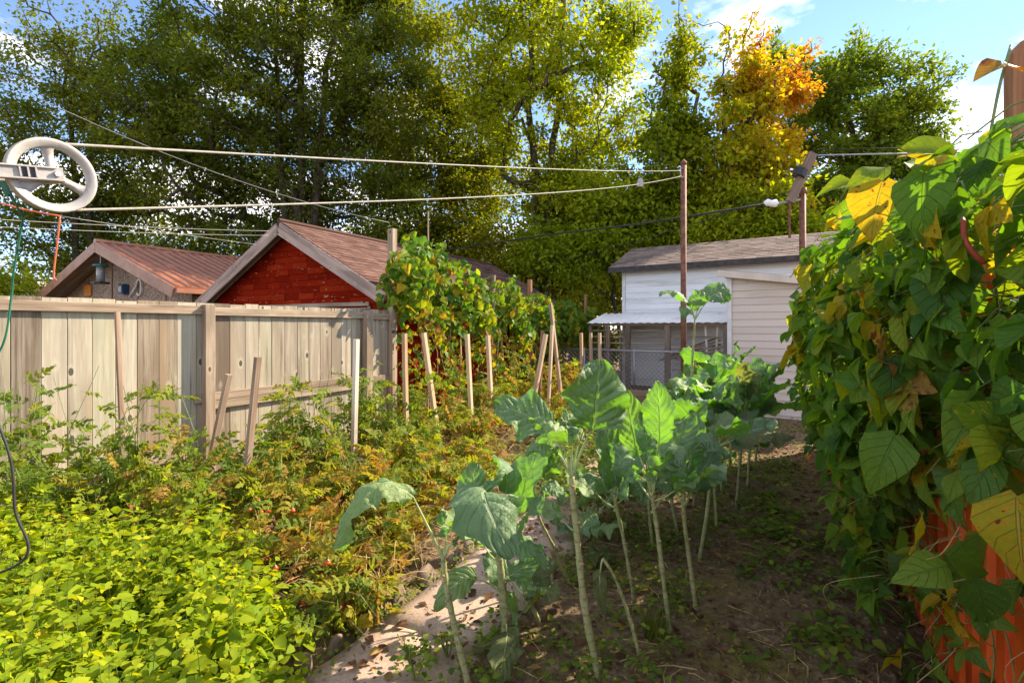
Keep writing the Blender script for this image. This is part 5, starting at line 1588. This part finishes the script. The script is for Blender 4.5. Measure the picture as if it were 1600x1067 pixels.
# chives
def chives(X, Y, n, h, label, mat='weed'):
    mb = MB()
    for k in range(n):
        a = r.uniform(0, 6.28); ln = h * r.uniform(.6, 1.1); t_ = r.uniform(.05, .45)
        p = Vector((X + r.normal() * .03, Y + r.normal() * .03, -.01)); e = p + Vector((math.cos(a) * ln * t_, math.sin(a) * ln * t_, ln * (1 - .25 * t_)))
        m_ = p.lerp(e, .5) + UP * ln * .12 * t_
        mb.tube([p, m_, e], [.0022, .002, .0005], 4, r=r.random() * .8, cap=False)
    tag(obj('grass_clump', mb, M[mat]), label, 'grass clump')
chives((1022 - 800) / 800 * 2.62, 2.62, 70, .16, 'bright green tuft of fine grass at the foot of the collards', 'grass')
chives(-2.05, 2.75, 26, .66, 'slender upright chive stems in the lemon balm patch')
chives(-1.75, 2.65, 14, .60, 'thin chive stems beside the drying tomato plants')

# ================================================================== LOW WEEDS, GRASS AND LITTER
def dirt_right(Y): return rf_x(Y) - .1
def scatter_ground(n, fx, ymin, ymax, ypow=1.0):
    Y = ymin + (ymax - ymin) * r.random(n) ** ypow
    lo, hi = fx(Y); X = lo + (hi - lo) * r.random(n)
    return X, Y
# weeds between path and dirt
P = []; D = []; S = []; RR = []
X, Y = scatter_ground(1100, lambda Y: (path_left(Y) + PATH_W + .02, path_left(Y) + PATH_W + 1.1), 1.3, 9.5, 1.4)
keep = smooth_noise(np.stack([X, Y, 0 * X], 1), 4.0, 21) > -.12
X, Y = X[keep], Y[keep]
def add_weed(x, y, h, nl, s):
    a0 = r.uniform(0, 6.28)
    for q in range(nl):
        a = a0 + q * 2.4; z = h * r.uniform(.15, 1)
        P.append((x + math.cos(a) * .02 + r.normal() * .012, y + math.sin(a) * .02 + r.normal() * .012, z)); D.append((math.cos(a), math.sin(a), r.uniform(-.1, .8))); S.append(s * r.uniform(.6, 1.3)); RR.append(r.random())
for i in range(len(X)): add_weed(X[i], Y[i], r.uniform(.03, .12), 7, .035)
X, Y = scatter_ground(420, lambda Y: (path_left(Y) + PATH_W + .9, rf_x(Y) - .05), 1.6, 9.0, 1.2)
keep = smooth_noise(np.stack([X, Y, 0 * X], 1), 3.0, 22) > .15
for a_, b_ in zip(X[keep], Y[keep]): add_weed(a_, b_, r.uniform(.02, .06), 6, .04)
for cx, cy_, n_, sp_ in ((2.05, 4.0, 70, .25), (2.75, 5.6, 60, .35), (1.55, 2.55, 20, .12), (2.35, 4.6, 30, .2), (2.6, 7.4, 120, .6), (1.75, 3.2, 16, .12)):
    for k in range(n_): add_weed(cx + r.normal() * sp_, cy_ + r.normal() * sp_, r.uniform(.03, .10), 6, .055)
for k in range(60): add_weed(path_left(2.3 + .04 * k) + r.uniform(-.05, .06), 2.3 + .04 * k, .05, 5, .028)
P = np.array(P); D = np.array(D); S = np.array(S)
o = obj('weeds', MB().scatter(*MINT_T, P, frames(D, np.array((0, 0, 1.0)) + r.normal(size=P.shape) * .3, S), np.array(RR)), M['weed'], None, None, True)
tag(o, 'low green weeds growing on the soil around the collards', 'weeds', kind='stuff')
# small bushy plants by the path
def bush(px, Y, h, sp, n, label, mat='weed', size=.06):
    b = gnd(px, Y); g = thing('small_bush', b, label, 'bush', 'small bushes beside the path')
    P_ = np.array(b) + r.normal(size=(n, 3)) * np.array((sp, sp, h * .28)) * .6 + np.array((0, 0, h * .6)); P_[:, 2] = np.clip(P_[:, 2], .03, None)
    a = r.uniform(0, 6.28, n); D_ = np.stack([np.cos(a), np.sin(a), r.uniform(-.4, .5, n)], 1)
    tag(obj('foliage', MB().scatter(*MINT_T, P_, frames(D_, np.array((0, 0, 1.0)) + r.normal(size=P_.shape) * .35, r.uniform(.6, 1.3, n) * size), r.random(n)), M[mat], g, None, True), kind='stuff')
    for k in range(4):
        e = b + Vector((r.normal() * sp * .5, r.normal() * sp * .5, h * .85))
        obj('stem', MB().tube([b - UP * .02, b.lerp(e, .5) + Vector((r.normal() * .02, 0, .02)), e], [.005, .004, .002], 5), M['stem'], g)
BL = 'small leafy green bush between the path and the collards'
for px, Y, h, sp, n_, sz in ((935, 4.1, .5, .25, 420, .06), (880, 4.6, .42, .22, 320, .05), (905, 5.3, .5, .28, 380, .055), (850, 5.2, .4, .2, 260, .05), (960, 5.4, .55, .3, 380, .06), (985, 6.6, .6, .32, 380, .06), (925, 6.8, .5, .3, 330, .06), (650, 2.28, .22, .10, 90, .035), (700, 2.45, .16, .08, 60, .03)):
    bush(px, Y, h, sp, n_, BL, 'weed', sz)
# grass
blade_t = (np.array([(-.035, 0, 0), (.035, 0, 0), (.0, 1, -.25), (.02, .55, -.06), (-.02, .55, -.06)]), np.array([(0, 1, 3), (0, 3, 4), (4, 3, 2)]), np.zeros((5, 3)))
X, Y = scatter_ground(16000, lambda Y: (path_left(Y) + PATH_W, rf_x(Y) - .1), 1.2, 9.0, 1.6)
nzv = smooth_noise(np.stack([X, Y, 0 * X], 1), 3.4, 31)
keep = nzv + r.normal(size=len(X)) * .25 > .22
X, Y = X[keep], Y[keep]
# moss-like fringe on the bed edge of the path
Xf, Yf = scatter_ground(1800, lambda Y: (path_left(Y) - .06, path_left(Y) + .07), 2.0, 6.0)
X = np.concatenate([X, Xf]); Y = np.concatenate([Y, Yf])
n = len(X); a = r.uniform(0, 6.28, n)
D_ = np.stack([np.cos(a) * .7, np.sin(a) * .7, r.uniform(.3, 1.4, n)], 1)
P_ = np.stack([X, Y, ground_z(X, Y)], 1)
o = obj('grass', MB().scatter(*blade_t, P_, frames(D_, np.stack([-np.cos(a), -np.sin(a), np.ones(n)], 1), r.uniform(.02, .06, n)), r.random(n)), M['grass'])
tag(o, 'short sparse grass and moss on the shaded soil strip', 'grass', kind='stuff')
# fallen leaves and chips
X, Y = scatter_ground(4400, lambda Y: (path_left(Y) + PATH_W * .2, rf_x(Y) - .02), 1.3, 9.5, 1.5)
X2, Y2 = scatter_ground(1500, lambda Y: (path_left(Y) - 1.7, path_left(Y) - .05), 2.2, 7)
X = np.concatenate([X, X2]); Y = np.concatenate([Y, Y2]); n = len(X)
a = r.uniform(0, 6.28, n); D_ = np.stack([np.cos(a), np.sin(a), r.normal(size=n) * .25], 1)
P_ = np.stack([X, Y, np.maximum(ground_z(X, Y), np.where(np.abs(X - path_left(Y) - PATH_W / 2) < PATH_W / 2 + .02, .012, -.1)) + .006], 1)
sz = np.where(r.random(n) < .12, r.uniform(.05, .085, n), r.uniform(.012, .04, n))
curl_t = simple_leaf(3, .33, .8, -.25)
o = obj('fallen_leaves', MB().scatter(*curl_t, P_, frames(D_, np.array((0, 0, 1.0)) + r.normal(size=P_.shape) * .4, sz), r.random(n)), M['litter'])
tag(o, 'dead leaves and plant scraps lying on the soil', 'leaf litter', kind='stuff')
tm = MB()
for k in range(420):
    Yk = 1.4 + 7 * r.random() ** 1.4; Xk = path_left(Yk) + PATH_W + (rf_x(Yk) - path_left(Yk) - PATH_W) * r.random(); a = r.uniform(0, 6.28); ln = r.uniform(.06, .22)
    p = Vector((Xk, Yk, .008)); q = p + Vector((math.cos(a) * ln, math.sin(a) * ln, r.uniform(0, .02)))
    tm.tube([p, p.lerp(q, .5) + Vector((r.normal() * .01, r.normal() * .01, .008)), q], r.uniform(.001, .0028), 4, cap=False)
tag(obj('twigs', tm, M['dry_stem']), 'thin dry twigs scattered on the soil strip', 'twigs', kind='stuff')
# soil clods
X, Y = scatter_ground(5200, lambda Y: (path_left(Y) + PATH_W + .05, rf_x(Y) - .02), 1.3, 8, 1.5)
n = len(X)
oct_v = np.array([(1, 0, 0), (0, 1, 0), (-1, 0, 0), (0, -1, 0), (0, 0, .8), (.5, .5, .55), (-.5, .5, .6), (0, 0, -.5)]); oct_f = np.array([(0, 1, 4), (1, 2, 4), (2, 3, 4), (3, 0, 4), (1, 0, 7), (2, 1, 7), (3, 2, 7), (0, 3, 7)])
a = r.uniform(0, 6.28, n)
o = obj('soil_clods', MB().scatter(oct_v, oct_f, np.zeros((8, 3)), np.stack([X, Y, ground_z(X, Y)], 1), frames(np.stack([np.cos(a), np.sin(a), r.normal(size=n) * .3], 1), np.array((0, 0, 1.0)) + r.normal(size=(n, 3)) * .3, r.uniform(.006, .022, n)), r.random(n)), M['soil'])
tag(o, 'small crumbs of soil on the dirt strip', 'soil', kind='stuff')

# ================================================================== TREES
def tree(name, label, trunk_px, Y, blobs, ntip, nleaf, size, mat, seed, trunk_r=.2, tone=None, stems=1, group='trees beyond the garages', droop=.3, clump=.42, top_py=None, lean=None, wid=1.0, leaders=0):
    """blobs: (px, py, dY, rx_px, rz_px) parts of the crown as seen at depth Y"""
    rr = np.random.default_rng(seed)
    base = gnd(trunk_px, Y)
    C = np.array([tuple(at(b[0], b[1], Y + b[2])) for b in blobs])
    Rd = np.array([(b[3] / F_PX * (Y + b[2]), (b[3] + b[4]) * .5 / F_PX * (Y + b[2]), b[4] / F_PX * (Y + b[2])) for b in blobs])
    vol = Rd.prod(1) ** (2 / 3.); vol /= vol.sum()
    which = rr.choice(len(blobs), ntip, p=vol)
    dirs = unit(rr.normal(size=(ntip, 3))); rad = rr.random(ntip) ** .50
    tips = C[which] + dirs * rad[:, None] * Rd[which]
    tips = tips[tips[:, 2] > .35]
    # long shoots that break the outline of the crown
    if leaders:
        score = tips[:, 2] / tips[:, 2].max() + .25 * rr.random(len(tips)) + .10 * np.abs(tips[:, 0] - tips[:, 0].mean()) / tips[:, 0].std()
        ext = []
        for ti in np.argsort(-score)[:leaders * 3:3]:
            d = np.array(((tips[ti, 0] - C[:, 0].mean()) * .12 + rr.normal() * .25, rr.normal() * .25, 1.0)); d /= np.linalg.norm(d)
            ln = rr.uniform(.7, 1.9)
            for f in np.arange(.3, ln, .3): ext.append(tips[ti] + d * f + rr.normal(size=3) * .08)
        n_core = len(tips); tips = np.concatenate([tips, np.array(ext)])
    else: n_core = len(tips)
    isext = np.arange(len(tips)) >= n_core
    # skeleton
    topc = C[np.argmax(C[:, 2])] if top_py is None else np.array(at(trunk_px, top_py, Y))
    nodes = []; par = []
    hT = topc[2] * .92
    nst = 11
    for s_ in range(stems):
        ox = (s_ - (stems - 1) / 2) * .35; sp_ = (s_ - (stems - 1) / 2) * 1.1
        prev = -1
        for k in range(nst):
            f = k / (nst - 1)
            cx = base.x * (1 - f ** 1.5) + (topc[0] + sp_ * 1.2) * f ** 1.5 + ox * (1 - f)
            cyy = base.y * (1 - f ** 1.5) + topc[1] * f ** 1.5
            nodes.append(np.array((cx + rr.normal() * .10 * f, cyy + rr.normal() * .10 * f, f * hT - (.1 if k == 0 else 0)))); par.append(prev); prev = len(nodes) - 1
    ntrunk = len(nodes)
    ax = np.array((base.x, base.y))
    order = np.argsort(np.hypot(tips[:, 0] - topc[0], tips[:, 1] - topc[1]) + .3 * np.abs(tips[:, 2] - hT * .5))
    NA = np.zeros((len(nodes) + 4 * len(tips) + 8, 3)); NA[:len(nodes)] = nodes; cnt = len(nodes)
    tipidx = []; tipext = []
    for ti in order:
        t_ = tips[ti]; d = NA[:cnt] - t_
        dist = np.sqrt((d ** 2).sum(1)) + 1.6 * np.clip(d[:, 2] + .25 * np.hypot(d[:, 0], d[:, 1]), 0, None) + np.where(NA[:cnt, 2] < .12 * hT, 3.0, 0)
        j = int(np.argmin(dist)); p0 = NA[j].copy(); L_ = np.linalg.norm(t_ - p0)
        n_in = 2 if L_ > .8 else 1
        prev = j
        for q in range(1, n_in + 1):
            f = q / (n_in + 1)
            m_ = p0 + (t_ - p0) * f + np.array((0, 0, -.10 * L_ * f * (1 - f) * 2)) + rr.normal(size=3) * .05 * L_
            NA[cnt] = m_; par.append(prev); prev = cnt; cnt += 1
        NA[cnt] = t_; par.append(prev); tipidx.append(cnt); tipext.append(isext[ti]); cnt += 1
    par = np.array(par)
    w_ = np.zeros(cnt); w_[tipidx] = 1
    for i in range(cnt - 1, -1, -1):
        if par[i] >= 0: w_[par[i]] += w_[i]
    rad_ = .8 * trunk_r * (np.maximum(w_, 1) / max(w_[0], 1)) ** .46
    rad_ = np.clip(rad_, .012, None)
    kk = np.array([i for i in range(cnt) if par[i] >= 0])
    A_, B_ = NA[par[kk]], NA[kk]
    ra = np.minimum(rad_[par[kk]], rad_[kk] * 1.5 + .004); rb = rad_[kk]
    t = unit(B_ - A_); ref = np.where(np.abs(t[:, 2:3]) < .9, np.array((0, 0, 1.0)), np.array((1.0, 0, 0)))
    nx = unit(np.cross(t, ref)); ny = np.cross(t, nx)
    seg = 6; an = np.linspace(0, 2 * PI, seg, endpoint=False)
    ring = np.cos(an)[None, :, None] * nx[:, None, :] + np.sin(an)[None, :, None] * ny[:, None, :]
    V = np.concatenate([A_[:, None] + ring * ra[:, None, None], (B_ + t * rb[:, None] * .3)[:, None] + ring * rb[:, None, None]], 1)
    i0 = np.arange(seg); i1 = (i0 + 1) % seg
    fq = np.stack([i0, i1, seg + i1, seg + i0], 1)
    F = (fq[None] + (np.arange(len(kk)) * 2 * seg)[:, None, None])
    istr = kk < ntrunk
    g = thing(name, base, label, 'tree', group)
    for nm, sel in (('trunk', istr), ('branches', ~istr)):
        if sel.any():
            Vs = V[sel].reshape(-1, 3); Fs = (fq[None] + (np.arange(sel.sum()) * 2 * seg)[:, None, None]).reshape(-1, 4)
            o = obj(nm, MB().add(Vs, Fs), M['bark'], g, None, True)
            if nm == 'branches': tag(o, kind='stuff')
    # leaves in clumps at the tips and along the last twigs
    T = NA[tipidx]; Q = NA[par[tipidx]]
    nleaf = int(nleaf * (1.5 if mat in ('t_yellow', 't_orange') else 1.9)); size *= .98; per = nleaf // len(T)
    tipext = np.array(tipext); wgt = np.where(tipext, .22, rr.uniform(.25, 1.75, len(T))); num = np.maximum(3, (per * wgt).astype(int))
    idx = np.repeat(np.arange(len(T)), num); n = len(idx)
    f = rr.random(n) ** .6
    cen = Q[idx] * (1 - f)[:, None] * .9 + T[idx] * (f + .1 * (1 - f))[:, None]
    cs = clump * np.where(tipext, .5, rr.uniform(.5, 1.4, len(T)))
    P_ = cen + rr.normal(size=(n, 3)) * cs[idx][:, None] * np.array((1, 1, .62))
    P_[:, 2] = np.clip(P_[:, 2], .15, None)
    out = unit(P_ - Q[idx]) + rr.normal(size=(n, 3)) * .8 + np.array((0, 0, -droop))
    nn = np.array((0, 0, 1.0)) + rr.normal(size=(n, 3)) * .6
    tone_c = .32 * smooth_noise(T, .7, seed)[idx] + .18 * rr.normal(size=n)
    val = .45 + tone_c
    if tone is not None: val = tone(P_, val, rr)
    cm = MB().scatter(*TREE_T, P_, frames(out, nn, size * rr.uniform(.65, 1.35, n), wid), np.clip(val, 0, 1))
    tag(obj('crown', cm, M[mat], g), kind='stuff')
    return g

tree('large_tree', 'large dark green tree with many upright limbs behind the red garage', 470, 19.5,
     [(420, 110, 0, 170, 150), (300, 210, 1, 120, 140), (560, 150, -1, 105, 140), (470, -90, 0, 190, 130), (610, 290, 0, 70, 100), (245, 90, 1, 70, 80), (330, 330, 1, 120, 80), (470, 270, 2, 130, 120), (200, 200, 2, 70, 90), (560, 20, 1, 90, 80), (180, 320, 2, 80, 70)], 520, 62000, .17, 't_dark', 1, .26, stems=3, top_py=-60, clump=.40)
tree('leaning_tree', 'sparse dark tree with open crown at the left beyond the brown garage', 130, 20.5,
     [(110, 90, 0, 75, 85), (50, 180, 0, 75, 80), (150, 210, 0, 90, 90), (60, 330, 0, 90, 70), (190, 330, 1, 80, 70), (-40, 260, 0, 80, 120), (120, 400, 1, 90, 50)], 230, 21000, .16, 't_dark', 2, .17, stems=2, top_py=60, clump=.34, leaders=18)
tree('tall_tree', 'tall yellow green tree behind the far end of the garage roof', 850, 20.0,
     [(830, 50, 0, 140, 110), (900, 180, 0, 100, 110), (770, 160, 0, 85, 110), (960, 40, -.5, 60, 60), (850, -70, 0, 150, 80), (880, 300, 0, 110, 90), (985, 110, 0, 30, 60)], 340, 36000, .19, 't_yellow', 3, .22, stems=2, top_py=-60, clump=.34, droop=.5, leaders=26)
tree('thin_tree', 'thin brownish green tree between the dark tree and the yellow green tree', 688, 23.0,
     [(690, 290, 0, 95, 90), (700, 170, 0, 80, 80), (670, 60, 0, 70, 80), (660, 400, 0, 80, 60), (740, 390, 0, 80, 70), (620, 220, 1, 70, 90), (760, 260, 1, 70, 80)], 260, 28000, .19, 't_mid', 4, .15, top_py=30, clump=.45)
def orange_tone(P_, val, rr):
    # the crown has turned most on its right side and towards the top
    side = np.clip((P_[:, 0] - 5.2) / 4.4, 0, 1.1); high = np.clip((P_[:, 2] - 3.6) / 7.0, 0, 1)
    return np.clip(val * .50 + side * (.34 + .27 * high) - .02 + .10 * rr.normal(size=len(val)), 0, 1)
tree('maple_tree', 'maple turning orange and yellow behind the rusty clothesline pole', 1110, 18.5,
     [(1066, 110, 0, 22, 60), (1056, 205, 0, 44, 55), (1170, 150, 0, 52, 85), (1130, 240, 0, 90, 80), (1215, 150, .5, 36, 55), (1040, 300, 0, 80, 80), (1190, 250, 0, 60, 70), (1120, 330, 0, 100, 60), (1200, 330, -.5, 60, 50)], 330, 34000, .20, 't_orange', 5, .19, tone=orange_tone, stems=2, top_py=110, clump=.27, droop=.7, leaders=30)
tree('green_tree', 'dense green tree with feathery top right of the orange maple', 1330, 21.5,
     [(1290, 170, 0, 85, 85), (1345, 130, 0, 34, 55), (1405, 190, 0, 60, 70), (1430, 130, 0, 26, 50), (1330, 260, 0, 110, 80), (1430, 270, 0, 60, 70), (1300, 340, 0, 110, 60), (1500, 300, 0, 80, 60), (1225, 120, 0, 26, 40)], 360, 36000, .19, 't_right', 6, .22, top_py=130, clump=.33, droop=.1, leaders=34)
tree('tall_shrub', 'yellow green undergrowth tree above the white shed roof', 980, 19.0,
     [(960, 330, 0, 90, 80), (900, 400, 0, 90, 60), (1020, 390, 0, 90, 40)], 150, 15000, .19, 't_yellow', 7, .10, clump=.42, stems=2)
tree('tall_shrub', 'dark leafy tree filling the gap between garage and white shed', 900, 21.5,
     [(900, 330, 0, 110, 90), (880, 430, 0, 120, 70), (960, 450, 0, 90, 50), (800, 400, 0, 80, 70)], 190, 18000, .19, 't_mid', 8, .13, clump=.5, stems=2)
tree('tall_shrub', 'bright yellow shrub tree at the right end of the white shed roof', 1180, 17.4,
     [(1180, 325, 0, 75, 45), (1120, 360, 0, 70, 35), (1240, 370, 0, 60, 40)], 130, 12000, .18, 't_yellow', 9, .10, clump=.35, stems=2)
tree('tall_shrub', 'dark low tree behind the ridge of the brown metal roof', 290, 24.0,
     [(270, 400, 0, 130, 60), (400, 400, 0, 110, 60), (150, 430, 0, 110, 50), (520, 410, 0, 100, 60)], 170, 13000, .20, 't_dark', 10, .13, clump=.6, stems=2)
tree('tall_shrub', 'dark low tree behind the shingle roof of the red garage', 650, 25.0,
     [(600, 400, 0, 110, 70), (730, 420, 0, 110, 70), (830, 440, 0, 90, 60)], 150, 12000, .20, 't_mid', 11, .13, clump=.6, stems=2)
tree('tall_shrub', 'dark low tree glimpsed past the lean-to behind the beans', 1420, 24.0,
     [(1380, 400, 0, 120, 80), (1520, 390, 0, 120, 90), (1640, 330, 0, 120, 120)], 150, 12000, .22, 't_right', 12, .13, clump=.6, stems=2)
tree('yellow_shrub', 'low yellow green shrub at the left end of the board fence', 25, 13.5,
     [(20, 455, 0, 45, 25), (-40, 440, 0, 50, 40)], 50, 3500, .12, 't_yellow', 13, .05, clump=.3, group='shrubs behind the fence')
tree('garden_shrub', 'dark shrub growing behind the chain link fence beside the slat rack', 925, 17.0,
     [(905, 500, 0, 40, 45), (930, 540, 0, 30, 30)], 60, 4500, .13, 't_mid', 14, .05, clump=.3, group='shrubs behind the fence')
